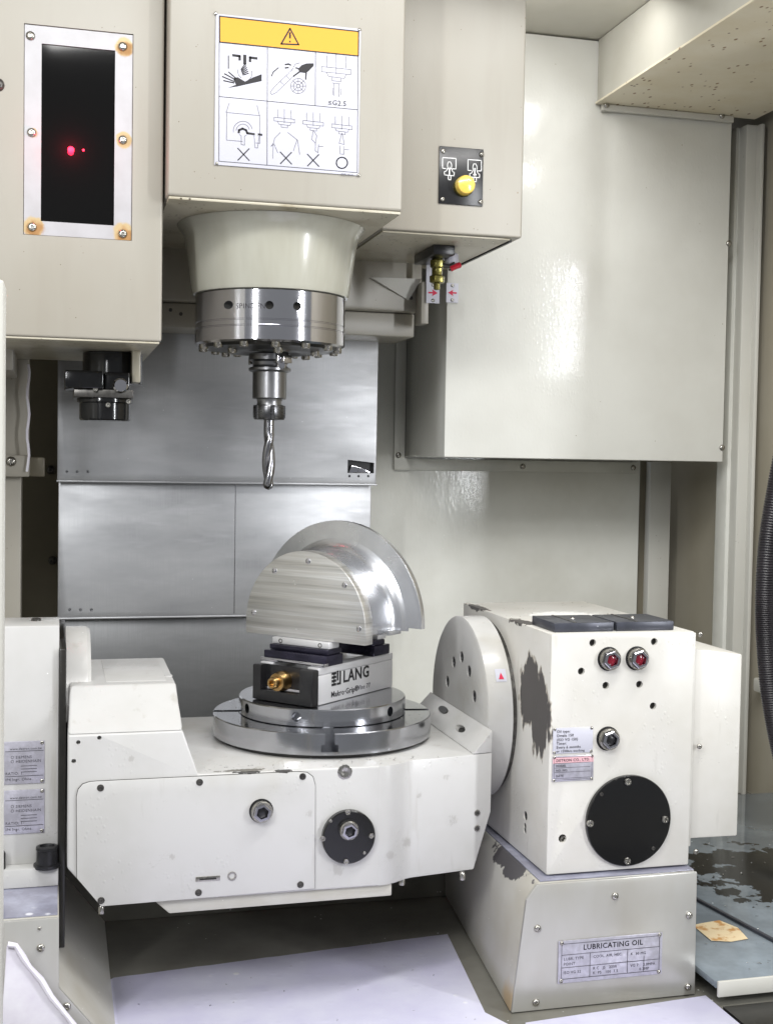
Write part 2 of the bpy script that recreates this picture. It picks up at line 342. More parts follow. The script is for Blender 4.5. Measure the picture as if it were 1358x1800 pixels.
# ================================================================== SETTING
FZ = -.22
M['bed'] = MT('shade_toned_bed_paint', lin((122, 120, 112)), .2).vary(lin((100, 98, 90)), 12).specks(lin((220, 220, 216)), 120, .12, dens=.6).done()  # grey darkened so the bed colour carries the shade under the cradle
fl = MB(); fl.face([(-.7, -.7, FZ), (1.3, -.7, FZ), (1.3, .8, FZ), (-.7, .8, FZ)])
struct(obj('floor', fl, M['bed']), 'machine bed under the tilting table, shade put into its colour')
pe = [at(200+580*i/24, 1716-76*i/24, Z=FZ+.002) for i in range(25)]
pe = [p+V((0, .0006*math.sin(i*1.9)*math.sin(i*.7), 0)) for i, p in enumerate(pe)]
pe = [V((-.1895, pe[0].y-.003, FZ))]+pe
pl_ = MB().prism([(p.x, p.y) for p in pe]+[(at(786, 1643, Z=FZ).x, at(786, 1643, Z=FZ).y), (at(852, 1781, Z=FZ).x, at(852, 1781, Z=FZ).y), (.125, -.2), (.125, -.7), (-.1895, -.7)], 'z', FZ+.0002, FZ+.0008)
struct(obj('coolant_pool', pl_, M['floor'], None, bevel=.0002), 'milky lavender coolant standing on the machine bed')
YB, YW = .41, .60
struct(obj('shade_riser', MB().box(-.235, .165, .112, .125, FZ, -.085), M['bed'], None, bevel=.002), 'dark step added under the tilting table to deepen the shade')  # added step that blocks light from behind and deepens the shade
bx0, bx1, bz0, cz = .241, .637, .2405, .787
xw1 = at(1122, 900, Y=YW).x
wl = MB().box(.10, xw1, YW, YW+.02, FZ, cz)
struct(obj('wall', wl, M['wall']), 'cream painted rear wall panel behind the workpiece')
wl = MB().box(-.9, .1, YW+.04, YW+.06, FZ, cz)
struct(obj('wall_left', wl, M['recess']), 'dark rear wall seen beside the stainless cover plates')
cl = MB().box(-.9, 1.3, -.05, YW+.1, cz, cz+.02)
struct(obj('ceiling', cl, M['ceil']), 'grey painted ceiling sheet of the machine enclosure')
xr = .70
lw = MB().box(-.62, -.60, -.35, YW+.04, FZ, cz)
struct(obj('wall_left_side', lw, M['wall']), 'cream left side wall of the enclosure')
rw = MB().box(xr, xr+.02, -.36, .9, FZ, cz)
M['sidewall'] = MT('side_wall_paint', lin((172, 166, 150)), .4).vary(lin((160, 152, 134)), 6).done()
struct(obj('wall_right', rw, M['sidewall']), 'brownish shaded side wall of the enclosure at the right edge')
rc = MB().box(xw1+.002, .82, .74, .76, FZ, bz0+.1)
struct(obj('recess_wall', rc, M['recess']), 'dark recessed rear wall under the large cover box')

# ceiling duct that runs toward the camera
d = thing('ceiling_duct', 'cream duct under the ceiling with rust-specked underside, upper right', 'duct', (.55, .2, .787))
dx0, dx1, dz = .4405, .668, .704
obj('side_panel', MB().box(dx0, dx1, -.08, YB-.0012, dz+.002, cz-.001), M['ceil'], d)
obj('underside', MB().box(dx0-.003, dx1+.002, -.08, YB-.0015, dz-.001, dz+.0015), M['ductbottom'], d)
obj('rear_flange', MB().box(dx0+.004, bx1-.002, YB-.0085, YB-.0018, dz-.010, dz-.0015), M['post'], d, bevel=.0012)
for x, y in ((1065, 184), (1268, 203)): screw(d, at(x, y, Y=YB-.009), .0042, mat='bolt', prof=PAN)

# large box on the right
b = thing('cover_box', 'large cream sheet metal cover box on rear wall, wet with bright lamp reflection', 'cover box', (.44, .5, bz0))
o = obj('shell', MB().box(bx0, bx1, YB, YW-.002, bz0, cz-.002), M['wetpanel'], b, bevel=.0016)
fl_ = at(692, 826, Y=YW-.004); fr_ = at(1122, 832, Y=YW-.004)
obj('wall_flange', MB().box(fl_.x, fr_.x-.004, YW-.006, YW-.0015, fl_.z, bz0-.002), M['wall'], b, bevel=.0008)
obj('flange_side', MB().box(fl_.x-.0005, bx0-.001, YW-.0065, YW-.0012, bz0-.0025, .46), M['wall'], b, bevel=.0008)
for x, y in ((918, 820), (1112, 822), (700, 800)): screw(b, at(x, y, Y=YW-.006), .0042, mat='bolt', prof=PAN)
for x, y in ((1280, 428), (1268, 787)): screw(b, at(x, y, Y=YB), .0042, mat='bolt', prof=PAN)
def arrow_label(parent, x, y, Y, wpx, hpx, dirn):
    p = at(x, y, Y=Y); k = mpp(p); w2, h2 = wpx*k/2, hpx*k/2
    pl = obj('arrow_plate', MB().box(p.x-w2, p.x+w2, Y-.0015, Y-.0002, p.z-h2, p.z+h2), M['label'], parent)
    a = w2*.72*dirn
    q = [(-a, -.12*w2), (-a*.05, -.12*w2), (-a*.2, -.5*w2), (a, 0), (-a*.2, .5*w2), (-a*.05, .12*w2), (-a, .12*w2)]
    ab = MB(); ab.face([(p.x+u, Y-.0018, p.z+v) for u, v in q]); obj('red_arrow', ab, M['redink'], pl)
    for s_ in (-1, 1): screw(pl, (p.x, Y-.0015, p.z+s_*h2*.74), .0022, mat='bolt', prof=PAN)
arrow_label(b, 794, 515, YB-.0005, 22, 34, -1)

# corner posts and strips on the right
def post(name, lab, x0, x1, Y, z0, z1, mat='post', depth=.03, bev=.002, n=None):
    a = at(x0, 900, Y=Y).x; c = at(x1, 900, Y=Y).x
    o = obj(name, MB().box(a, c, Y, Y+depth, z0, z1), M[mat], None, bevel=bev)
    return tag(o, lab, 'post')
post('corner_post', 'pale vertical corner post right of the large cover box', 1293, 1314, YB+.012, FZ, dz-.004)
post('corner_strip', 'narrow shadowed strip between the cover box and the corner post', 1275, 1291, YB+.03, FZ, dz-.004, 'wall')
post('corner_bead', 'thin pale bead along the right side wall beside the corner post', 1318, 1325, YB+.002, FZ, dz-.004)
post('wall_post', 'grey-cream upright below the cover box beside the dark recess', 1141, 1178, YW+.015, FZ, bz0-.001, 'post')
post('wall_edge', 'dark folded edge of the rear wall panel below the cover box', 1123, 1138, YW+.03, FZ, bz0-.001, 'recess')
pr = at(1330, 1200, X=xr-.012)
o = obj('side_rail', MB().box(xr-.02, xr-.001, -.34, YB-.02, pr.z-.011, pr.z+.008), M['post'], None, bevel=.003)
tag(o, 'pale horizontal rail along the right side wall behind the drive housing', 'rail')

# ledge at lower right
lz = -.2
A_, B_ = at(1222, 1757, Z=lz), at(1358, 1740, Z=lz)
t = thing('side_ledge', 'wet blue-grey ledge with dark grime beside the riveted pedestal', 'ledge', (.42, 0, lz))
obj('ledge_sheet', MB().box(.302, xr-.002, -.188, .35, lz-.006, lz), M['ledge'], t, bevel=.001)
obj('ledge_lip', MB().box(.302, xr-.002, -.192, -.189, lz-.012, lz+.0015), M['post'], t, bevel=.0008)
a = at(1255, 1620, Z=lz)
obj('ledge_seam', MB().prism([(a.x+.006, .02), (a.x+.009, .02), (.41, -.187), (.406, -.187)], 'z', lz+.0005, lz+.003), M['slate'], t)
p = at(1265, 1637, Z=lz); 
rs = MB(); rs.face([(p.x+q[0]*.021, p.y+q[1]*.03, lz+.0008) for q in ((-1, -.7), (-.2, -.9), (.7, -.8), (.95, .1), (.6, .8), (-.3, .7), (-.9, .6))])
obj('rust_residue', rs, MT('yellow_residue', lin((226, 206, 168)), .6).vary(lin((190, 140, 80)), 60, .5, .6).done(), t)
o = obj('dark_sump', MB().box(.302, xr-.002, -.55, -.20, FZ+.0005, FZ+.004), M['dark']); tag(o, 'dark sump opening in front of the wet side ledge, bottom right', 'sump')

# ================================================================== REAR: stainless way cover, column
t = thing('way_cover', 'overlapping stainless steel way cover plates behind the spindle', 'way cover', (-.03, .46, FZ))
px0 = (-.2365, .1625)
zs = [.372, .2025, .0345]
def plate_(x0, x1, Y, z0, z1, mt='sheet'):
    p = obj('cover_plate', MB().box(x0, x1, Y, Y+.012, z0, z1), M[mt], t, bevel=.0012)
    obj('folded_lip', MB().box(x0-.0008, x1+.0008, Y-.0012, Y-.0003, z0-.0008, z0+.0014), M['sheet'], p, bevel=.0004)
    return p
pa = plate_(px0[0], px0[1], .45, .2030, .395)
pb = plate_(px0[0]+.0015, px0[1]-.003, .464, .0335, .215)
pc = plate_(px0[0]+.003, px0[1]-.006, .478, FZ, .05, 'sheetshade')
h = MB()
for x, y in ((118, 829), (136, 829), (155, 829), (614, 837), (630, 837), (647, 837)): hole_y(h, x, y, .45, .0016, .006)
a, c = at(611, 808, Y=.45), at(657, 832, Y=.45)
h.prism([(a.x, c.z), (c.x, c.z), (c.x, a.z-.0035), (a.x, a.z)], 'y', .44, .458)
bore(pa, h)
obj('window_lining', MB().box(a.x-.004, c.x+.003, .4575, .4585, c.z-.003, a.z+.003), M['black'], pa)
obj('latch', MB().prism([(a.x+.002, c.z+.0005), (c.x-.004, c.z+.0005), (c.x-.014, c.z+.006), (a.x+.006, c.z+.010)], 'y', .4512, .457), M['chrome'], pa, bevel=.0006)
a = at(413, 960, Y=.4638)
obj('seam', MB().box(a.x-.0004, a.x+.0004, .4634, .4639, .037, .2015), M['steel'], pb)
h = MB()
for x, y in ((123, 1072), (142, 1072), (161, 1072)): hole_y(h, x, y, .464, .0019, .006)
bore(pb, h)

t = thing('column_beam', 'stepped cream cross beam of the machine column behind the spindle nose', 'beam', (0, .4, .4))
xa = at(741, 520, Y=.36).x
za, zb_ = at(700, 547, Y=.36).z, at(650, 470, Y=.36).z
obj('upper_beam', MB().prism([(-.3, za), (xa-.004, za), (xa, za+.004), (xa, zb_+.03), (-.3, zb_+.03)], 'y', .36, .44), M['head'], t, bevel=.002)
zc_ = at(700, 592, Y=.375).z
obj('lower_beam', MB().box(-.3, at(728, 570, Y=.375).x, .375, .47, zc_, za-.0008), M['head'], t, bevel=.002)
a, c, e = at(650, 489, Y=.3595), at(735, 493, Y=.3595), at(717, 528, Y=.3595)
obj('chamfer_highlight', MB().loft([[(a.x, .3595, a.z), (c.x, .3595, c.z), (e.x, .3595, e.z)], [(a.x, .352, a.z), (c.x, .345, c.z), (e.x, .358, e.z)]]), M['post'], t)  # paler wedge that paints the highlight on the beam chamfer
for x, y in ((722, 524), (300, 545), (318, 552)): sp(t, x, y, .36, .0022, mat='darkbolt')
pl = MB().box(at(748, 500, Y=.33).x-.004, at(772, 500, Y=.33).x-.012, .333, .36, .40, .45)
obj('bracket', pl, M['head'], t, bevel=.001)
arrow_label(t, 760, 515, .331, 24, 36, 1)
p = at(757, 482, Y=.331); obj('label_stem', MB().box(p.x-.006, p.x+.001, .3298, .3308, p.z-.012, p.z+.014), M['label'], t)

# left column pieces
t = thing('left_column', 'cream stepped column and clamp at the left edge of the machine', 'column', (-.33, .42, FZ))
Yc = .40
def cbox(name, x0, x1, y0, y1, Y, dep, mat, bev=.002, extra=.0):
    a, c = at(x0, y1, Y=Y), at(x1, y0, Y=Y)
    return obj(name, MB().box(a.x-extra, c.x, Y, Y+dep, a.z, c.z), M[mat], t, bevel=bev)
cbox('upper_panel', 0, 52, 560, 806, Yc, .05, 'head', extra=.08)
cbox('clamp_block', 0, 52, 800, 838, Yc-.012, .06, 'head', extra=.08)
cbox('clamp_arm', 50, 79, 804, 838, Yc+.03, .03, 'recess')
cbox('lower_panel', 0, 38, 836, 1250, Yc+.004, .05, 'head', extra=.08)
sp(t, 20, 811, Yc-.012, .0058, prof=PAN); sp(t, 90, 826, YW+.038, .006, mat='darkbolt', prof=PAN); sp(t, 93, 985, YW+.038, .006, mat='darkbolt', prof=PAN)
cbox('bracket', 0, 24, 596, 650, .23, .14, 'head', .002, .08)
a = at(50, 640, Y=.38)
obj('flexible_seal', MB().tube([(a.x+.0012*math.sin(i*1.3), .385, a.z-.0095*i) for i in range(14)], .0016, 6), M['foam'], t)
o = obj('door_edge', MB().box(at(0, 1200, Y=-.62).x-.03, at(5, 1200, Y=-.62).x, -.62, -.6, -.35, .30), M['post'], None, bevel=.0015)
tag(o, 'pale edge of the sliding door at the far left', 'door')

# ================================================================== SPINDLE HEAD
HY, HZ, H2 = .08, .4768, .166
t = thing('spindle_head', 'cream painted spindle head with warning plate and switch panel', 'spindle head', (-.02, .2, HZ))
hx0, hx1 = -.1384, .0905
obj('housing', MB().box(hx0, hx1, HY, .42, HZ+.003, cz+.15), M['head'], t, bevel=.003, seg=3)
obj('bottom_plate', MB().box(hx0+.0015, hx1-.0015, HY+.0015, .415, HZ, HZ+.0028), M['head_dirty'], t, bevel=.0008)
x2 = at(917, 417, Y=H2).x
obj('side_housing', MB().box(hx1+.001, x2, H2, .40, HZ+.0008, cz+.15), M['head'], t, bevel=.0025, seg=3)
obj('side_bottom_plate', MB().box(hx1+.003, x2-.012, H2+.004, .395, HZ-.0014, HZ+.0006), M['head_dirty'], t, bevel=.0006)
obj('edge_seal', MB().box(x2-.0105, x2-.0075, H2+.012, .395, HZ-.0022, HZ+.0006), M['rubber'], t)
# warning plate
SY = HY-.0016
def Z2(a, b): return at(360+a/4.527, b/4.527, Y=SY)
def zl(*pts): return [(p.x, p.z) for p in (Z2(*q) for q in pts)]
c0, c1 = Z2(76, 1310), Z2(1242, 230)
sg = obj('warning_plate', MB().box(c0.x, c1.x, SY, HY-.0002, c0.z, c1.z), M['label'], t, bevel=.0003)
hd = MB(); q = zl((118, 130), (1222, 252), (1220, 446), (118, 335)); hd.face([(x, SY-.0002, z) for x, z in q]); obj('yellow_header', hd, M['yellow'], sg)
def circ(cx, cy, r, n=24, a0=0, a1=360): return [(cx+r*math.cos(rad(a0+(a1-a0)*i/n)), cy+r*math.sin(rad(a0+(a1-a0)*i/n))) for i in range(n+1)]
ink = MB()
ink.strokes([zl((118, 130), (1222, 252), (1220, 446), (118, 335), (118, 130))], SY, .0011, .0004)
ink.strokes([zl((677, 228), (746, 356), (607, 350), (677, 228))], SY, .0014, .0004)
ink.strokes([zl((677, 262), (677, 302))], SY, .0017, .0004); ink.strokes([zl((677, 328), (677, 334))], SY, .0014, .0004)
ink.strokes([zl((115, 335), (112, 1283), (1212, 1374), (1218, 445)), zl((498, 374), (495, 1312)), zl((880, 416), (878, 842)), zl((112, 768), (1216, 874))], SY, .0005, .0003)
ink.strokes([zl((225, 440), (277, 447), (277, 475)), zl((360, 488), (360, 458), (412, 465))], SY, .0022, .0003)
ink.strokes([zl((318, 445), (318, 505))], SY, .003, .0003)
for i in range(6): ink.strokes([zl((288+i*3, 575+i*9-22), (322+i*5, 508+i*15))], SY, .0009, .0003)
ink.strokes([zl((188, 445), (188, 545))], SY, .0009, .0003)
ink.strokes([zl((140, 610), (232, 648)), zl((150, 642), (232, 660)), zl((158, 588), (238, 632)), zl((190, 574), (246, 622))], SY, .0011, .0003)
def fill(pts, h=.0003):
    q = zl(*pts); ink.face([(x, SY-h, z) for x, z in q])
fill([(226, 625), (262, 615), (320, 650), (330, 672), (250, 690), (185, 698), (248, 676)]); fill([(320, 650), (380, 618), (452, 590), (452, 645), (330, 672)])
fill([(755, 575), (742, 548), (768, 520), (810, 505), (865, 505), (865, 525), (830, 560), (806, 582)], .00032)
ink.strokes([zl((806, 575), (802, 630)), zl((760, 566), (706, 606)), zl((745, 548), (725, 540)), zl((640, 514), (665, 510), (682, 518)), zl((640, 540), (664, 538))], SY, .0013, .0003)
ink.strokes([zl((530, 605), (545, 572), (585, 540))], SY, .0009, .0003)
ink.strokes([zl((270, 1055), (272, 1036), (300, 1024), (328, 1036), (338, 1060), (392, 1068)), zl((428, 1070), (452, 1073))], SY, .0019, .0003)
for cx, cy in ((308, 1229), (645, 1258), (861, 1276)):
    ink.strokes([zl((cx-45, cy-48), (cx+45, cy+48)), zl((cx+44, cy-45), (cx-44, cy+45))], SY, .0010, .0003)
ink.strokes([zl(*circ(1090, 1296, 44))], SY, .0011, .0003)
obj('pictogram', ink, M['ink'], sg, smooth=0, norm=False)
gi = MB(); G = []
G += [circ(743, 685, 60), circ(743, 685, 38), circ(743, 685, 14, 10)] + [[(743+14*math.cos(rad(a)), 685+14*math.sin(rad(a))), (743+58*math.cos(rad(a)), 685+58*math.sin(rad(a)))] for a in range(0, 360, 45)]
G += [[(520, 735), (555, 690), (690, 560), (720, 510), (755, 500)], [(545, 748), (570, 735), (712, 600)], [(520, 735), (530, 752), (545, 748)], [(600, 650), (625, 672)], [(650, 605), (672, 628)], circ(318, 585, 58, 14, -20, 60), circ(318, 570, 55, 14, 120, 200)]
def spin(cx, cy, k=1.0):
    return [[(cx-75*k, cy-90*k), (cx-75*k, cy)], [(cx, cy-95*k), (cx, cy+60*k)], [(cx+78*k, cy-82*k), (cx+78*k, cy+8)],
            [(cx-116*k, cy-2), (cx+116*k, cy+22*k), (cx+116*k, cy+62*k), (cx-116*k, cy+38*k), (cx-116*k, cy-2)],
            [(cx-76*k, cy+46*k), (cx-62*k, cy+76*k), (cx+64*k, cy+92*k), (cx+80*k, cy+60*k)], [(cx-34*k, cy+84*k), (cx-34*k, cy+110*k), (cx+38*k, cy+118*k), (cx+38*k, cy+92*k)]]
G += spin(1045, 532) + [[(1012, 660), (1080, 668)], [(1028, 664), (1028, 762)], [(1066, 668), (1066, 770)], [(1018, 700), (1018, 755)], [(1080, 705), (1080, 758)]]
for cx, cy in ((632, 935), (862, 960), (1090, 988)): G += spin(cx, cy, .7)
G += [[(600, 1055), (555, 1100), (545, 1145)], [(660, 1055), (718, 1100), (740, 1120)], [(545, 1140), (527, 1165), (545, 1150), (540, 1260)], [(550, 1145), (580, 1215)], [(735, 1110), (718, 1160), (705, 1200)], [(738, 1120), (755, 1230)],
      [(862, 1040), (850, 1110), (880, 1140), (890, 1080), (866, 1040)], [(880, 1140), (878, 1200), (900, 1215), (905, 1150)], [(905, 1165), (942, 1165)], [(1090, 1060), (1068, 1140), (1110, 1150), (1092, 1060)], [(1075, 1160), (1075, 1225), (1105, 1228), (1105, 1165)], [(1110, 1190), (1145, 1192)],
      [(195, 820), (170, 895), (435, 920), (415, 840)], [(175, 900), (172, 1115), (300, 1126)], [(438, 920), (438, 1140), (405, 1138)], circ(302, 1040, 75, 16, 170, 350), circ(302, 1040, 52, 16, 180, 350),
      [(275, 1070), (290, 1082), (290, 1150), (316, 1155), (316, 1085), (330, 1075)], [(392, 1080), (400, 1175), (420, 1178), (432, 1085)]]
gi.strokes([zl(*l) for l in G], SY, .0004, .0003); obj('line_drawing', gi, M['thinink'], sg, smooth=0, norm=False)
e1, e2 = Z2(975, 832), Z2(1125, 842)
lettering('≤G2.5', sg, M['ink'], (e1.x, SY-.0003, e1.z), (1, 0, 0), (0, 0, 1), .0068)
lettering('8001-0210', sg, M['thinink'], (Z2(1085, 1394).x, SY-.0003, Z2(1085, 1394).z), (1, 0, 0), (0, 0, 1), .0025)
for q in ((88, 106), (1230, 236), (96, 1300), (1222, 1392)): screw(sg, Z2(*q), .0016, mat='bolt', prof=PAN, name='rivet')
# switch panel
PY = H2-.002
def Z3(a, b): return at(620+a/3.994, 220+b/3.994, Y=PY)
c0, c1 = Z3(601, 548), Z3(917, 170)
sw = obj('switch_panel', MB().box(c0.x, c1.x, PY, H2-.0002, c0.z, c1.z), M['black'], t, bevel=.0005)
for q in ((633, 182), (902, 206), (628, 520), (896, 540)): screw(sw, Z3(*q), .0026, mat='bolt', prof=PAN)
bp = Z3(772, 432); br = 18*mpp(bp)
obj('button_collar', MB().lathe([(br*1.02, -.001), (br*1.02, .003), (br*.95, .0045), (0, .0045)], bp, '-y', 32), M['brassdirty'], sw)
obj('push_button', MB().lathe([(br*.93, .0044), (br*.93, .010), (br*.85, .0125), (br*.6, .0137), (0, .0142)], bp, '-y', 32), M['button'], sw)
wi = MB(); z3 = lambda *pts: [(p.x, p.z) for p in (Z3(*q) for q in pts)]
for dx, dy, s_ in ((0, 0, 1), (178, 14, -1)):
    sh = lambda L: [(a+dx, b_+dy) for a, b_ in L]
    for l in ([(650, 305), (628, 303), (628, 228), (722, 234), (722, 308), (700, 307)], [(662, 280), (668, 258), (684, 259), (692, 280), (690, 300)], [(662, 280), (664, 300), (655, 322), (640, 328), (642, 350), (708, 356), (710, 332), (698, 326), (690, 300)], [(668, 355), (668, 382), (686, 384), (686, 357)]):
        wi.strokes([z3(*sh(l))], PY, .0008, .0003)
    wi.strokes([z3(*sh([(676, 290), (676, 345)]))], PY, .0013, .0003)
    ey = 292 if s_ > 0 else 346
    wi.strokes([z3(*sh([(668, ey+14*s_), (676, ey), (684, ey+14*s_)]))], PY, .0013, .0003)
obj('symbols', wi, M['whiteink'], sw, smooth=0, norm=False)
# neck, nose ring and face
SX, SYY = -.0195, .2
def ctr(z): return (SX, SYY, z)
obj('neck', MB().lathe([(.0985, HZ-.0004), (.0970, HZ-.003), (.0932, HZ-.008), (.0908, HZ-.014), (.0893, HZ-.022), (.0828, .408), (.0815, .4045), (.078, .404)], ctr(0), 'z', 72), M['neck'], t)
ring = obj('nose_ring', MB().lathe([(.0768, .4038), (.0790, .4030), (.0790, .3745), (.0784, .374), (.0784, .3732), (.0790, .3727), (.0790, .3685), (.0783, .368), (.0783, .3672), (.0790, .3667), (.0790, .3535), (.0770, .3515), (.064, .3512)], ctr(0), 'z', 72), M['chrome'], t)
h = MB(); 
for x, y in ((403, 536), (470, 536), (518, 538)):
    X = at(x, y, Y=.135).x
    ang = math.asin((X-SX)/.079); p = V((SX+.079*math.sin(ang), SYY-.079*math.cos(ang), at(x, y, Y=SYY-.079*math.cos(ang)).z))
    h.lathe([(.0042, -.03), (.0042, .004)], p, '-y', 16)
bore(ring, h)
for x, y in ((403, 536), (470, 536), (518, 538)):
    X = at(x, y, Y=.135).x; ang = math.asin((X-SX)/.079); bore_shade_plug(ring, (SX+.079*math.sin(ang), SYY-.079*math.cos(ang), at(x, y, Y=SYY-.079*math.cos(ang)).z), .0042, '-y', .006)
p = at(437, 538, Y=.123); lt = lettering('SPINDEN', ring, M['inkdark'], (p.x-.014, SYY, p.z-.0015), (1, 0, 0), (0, 0, 1), .0072)
og = worg(ring)
for v in lt.data.vertices:
    a = (v.co.x+og.x-SX)/.0791; v.co.x = SX+.0791*math.sin(a)-og.x; v.co.y = SYY-.0791*math.cos(a)-og.y

obj('nose_face', MB().lathe([(.072, .3515), (.070, .3490), (.056, .3480), (.050, .3462), (.034, .3456), (.030, .348)], ctr(0), 'z', 64), M['dark'], t)
for i in range(14):
    a = 2*PI*(i+.3)/14
    me_k = ('nb',)
    if me_k not in _hw: _hw[me_k] = hw('face_bolt', [(.0048, .004), (.0048, -.004), (.004, -.005), (.0026, -.005), (.0024, -.002), (0, -.002)], M['bolt'], 12, 'z')
    inst('face_bolt', _hw[me_k], (SX+.0715*math.cos(a), SYY+.0715*math.sin(a), .3515), t)
for i in range(6):
    a = 2*PI*(i+.5)/6
    inst('face_bolt', _hw[('nb',)], (SX+.05*math.cos(a), SYY+.05*math.sin(a), .3475), t)
for sx_ in (.0, PI):
    b_ = MB().box(-.006, .006, -.0285, -.020, .3345, .343)
    bmesh.ops.rotate(b_.bm, verts=b_.bm.verts[:], cent=(0, 0, 0), matrix=Matrix.Rotation(sx_+.55, 3, 'Z')); bmesh.ops.translate(b_.bm, verts=b_.bm.verts[:], vec=ctr(0))
    obj('drive_key', b_, M['chrome'], t, bevel=.0008)
# coolant valve under the side housing
t = thing('air_valve', 'small brass valve with red lever on a black block under the spindle head', 'valve', at(770, 430, Y=.25))
p0 = at(800, 430, Y=.22)
obj('mounting_block', MB().box(at(762, 430, Y=.22).x, p0.x, .22, .30, at(770, 447, Y=.22).z, HZ-.0016), M['black'], t, bevel=.0015)
p1 = at(768, 475, Y=.25)
obj('valve_body', MB().lathe([(.006, p1.z+.022-p1.z), (.006, .012), (.0085, .011), (.0085, .003), (.0065, .002), (.0065, -.006), (.009, -.007), (.009, -.014), (.004, -.015), (.004, -.022)], p1, 'z', 6), M['brassdirty'], t, bevel=.0005)
obj('valve_stem', MB().tube([p1+V((0, -.002, .006)), p1+V((.012, -.008, .004)), p1+V((.018, -.009, .007))], .0026, 8), M['darkbolt'], t)
obj('lever', MB().tube([p1+V((.013, -.009, .001)), p1+V((.019, -.010, .004)), p1+V((.024, -.010, .006))], .0033, 8), M['red'], t)
obj('clear_cup', MB().lathe([(.008, 0), (.008, .010), (.006, .012), (0, .012)], p1+V((.017, 0, .008)), 'z', 14), M['label'], t, bevel=.0006)

# ================================================================== TOOL HOLDER AND END MILL
t = thing('tool_holder', 'steel collet tool holder clamped in the spindle nose', 'tool holder', ctr(.275))
obj('flange', MB().lathe([(.018, .346), (.0222, .3445), (.0222, .3385), (.0185, .3365), (.0178, .333), (.0185, .3315), (.0222, .3300), (.0222, .3275), (.0205, .3262), (.0178, .3255)], ctr(0), 'z', 48), M['holder'], t)
obj('body', MB().lathe([(.0180, .3257), (.0180, .2985), (.0172, .2975), (.0138, .2972), (.0130, .2945), (.0134, .2912)], ctr(0), 'z', 48), M['holder'], t)
M['nut'] = brushed('dark_nut_steel', (104, 104, 106), (80, 80, 82), .24, (1, 1, 8), 120, .02)
nut = obj('collet_nut', MB().lathe([(.0138, .2914), (.0168, .2906), (.0172, .2895), (.0172, .2785), (.0158, .2758), (.0075, .2752)], ctr(0), 'z', 48), M['nut'], t)
h = MB()
for i in range(6):
    a = rad(-88+60*i); h.lathe([(.0022, .274), (.0022, .2905)], (SX+.0172*math.cos(a), SYY+.0172*math.sin(a), 0), 'z', 10)
bore(nut, h)
b_ = MB().box(-.0075, .0075, -.0235, -.017, .334, .3465)
bmesh.ops.rotate(b_.bm, verts=b_.bm.verts[:], cent=(0, 0, 0), matrix=Matrix.Rotation(.45, 3, 'Z')); bmesh.ops.translate(b_.bm, verts=b_.bm.verts[:], vec=ctr(0))
obj('drive_slot', b_, M['chrome'], t, bevel=.001)
obj('locating_screw', MB().lathe([(.0048, 0), (.0048, .003), (.0035, .004), (0, .004)], (SX+.009, SYY-.0175, .3322), '-y', 12), M['chrome'], t)
t = MB(); rings = []
tip, n = .2015, 40
for k in range(97):
    f = k/96; z = .277-(.277-tip)*f
    R = .0057 if z > .262 else .0058+.0013*min(1, (.262-z)/.008)
    dz_ = z-tip
    if dz_ < R: R = max(.0003, math.sqrt(max(0, R*R-(R-dz_)**2)))
    dep = 0 if z > .262 else min(1, (.262-z)/.006)
    tw = (z-tip)*2*PI/.078+.5; ring = []
    for i in range(n):
        a = 2*PI*i/n; c_ = abs(math.cos(a)); fl_ut = 1-dep*.58*(1-c_**.8)*(1 if True else 0)
        ring.append((SX+R*fl_ut*math.cos(a+tw), SYY+R*fl_ut*math.sin(a+tw), z))
    rings.append(ring)
t.loft(rings); o = obj('end_mill', t, M['carbide'], None, smooth=60)
tag(o, 'two-flute ball nose end mill hanging above the workpiece', 'end mill')

# ================================================================== TOOL CHANGER COVER (left)
AY, AZ = .10, .3425
ax1 = -.1407
t = thing('changer_cover', 'cream tool changer cover with framed black window, upper left', 'cover', (-.25, .2, AZ))
FY = AY+.002
def A4(x, y, Y=FY): return at(x, y, Y=Y)
c0, c1 = at(41, 412, Y=AY), at(235, 60, Y=AY)
sh = obj('shell', MB().box(-.42, ax1, AY, .36, AZ+.002, cz+.1), M['head'], t, bevel=.0025, seg=3)
bore(sh, MB().box(c0.x, c1.x, AY-.01, AY+.004, c0.z, c1.z))
obj('bottom_plate', MB().box(-.418, ax1-.002, AY+.002, .358, AZ, AZ+.0018), M['head_dirty'], t, bevel=.0005)
rust = lin((150, 100, 44)); fm = M['frame']
SCR = [(54, 63), (216, 82), (56, 233), (216, 246), (57, 399), (216, 411)]
for (x, y), s_ in zip(SCR, (0, 1, .5, .9, 1.1, 1.2)):
    if s_:
        p = at(x+2, y+1, Y=AY+.003)
        fm.blob((p.x, p.y, p.z), (.0085*s_, .02, .0085*s_), lin((180, 158, 116)), 120, .35, .1)
        fm.blob((p.x+.001*s_, p.y, p.z-.001), (.0068*s_, .02, .0066*s_), rust, 110, .95, .25, .7, .75 if s_ > .9 else .3)
        if s_ > 1: fm.blob((p.x-.001, p.y, p.z-.008), (.0028, .02, .009), lin((150, 104, 52)), 120, .6, .4, .7, .5)
fm = fm.done()
w0, w1 = at(72, 388, Y=AY), at(203, 88, Y=AY)
fr = MB()
for q in ((c0.x+.0006, w0.x, c0.z+.0006, c1.z-.0006), (w1.x, c1.x-.0006, c0.z+.0006, c1.z-.0006), (w0.x, w1.x, c0.z+.0006, w0.z), (w0.x, w1.x, w1.z, c1.z-.0006)): fr.box(q[0], q[1], AY+.0014, AY+.0038, q[2], q[3])
frame = obj('window_frame', fr, fm, t)
for x, y in SCR: screw(frame, at(x, y, Y=AY+.0014), .0042, mat='bolt', prof=PAN)
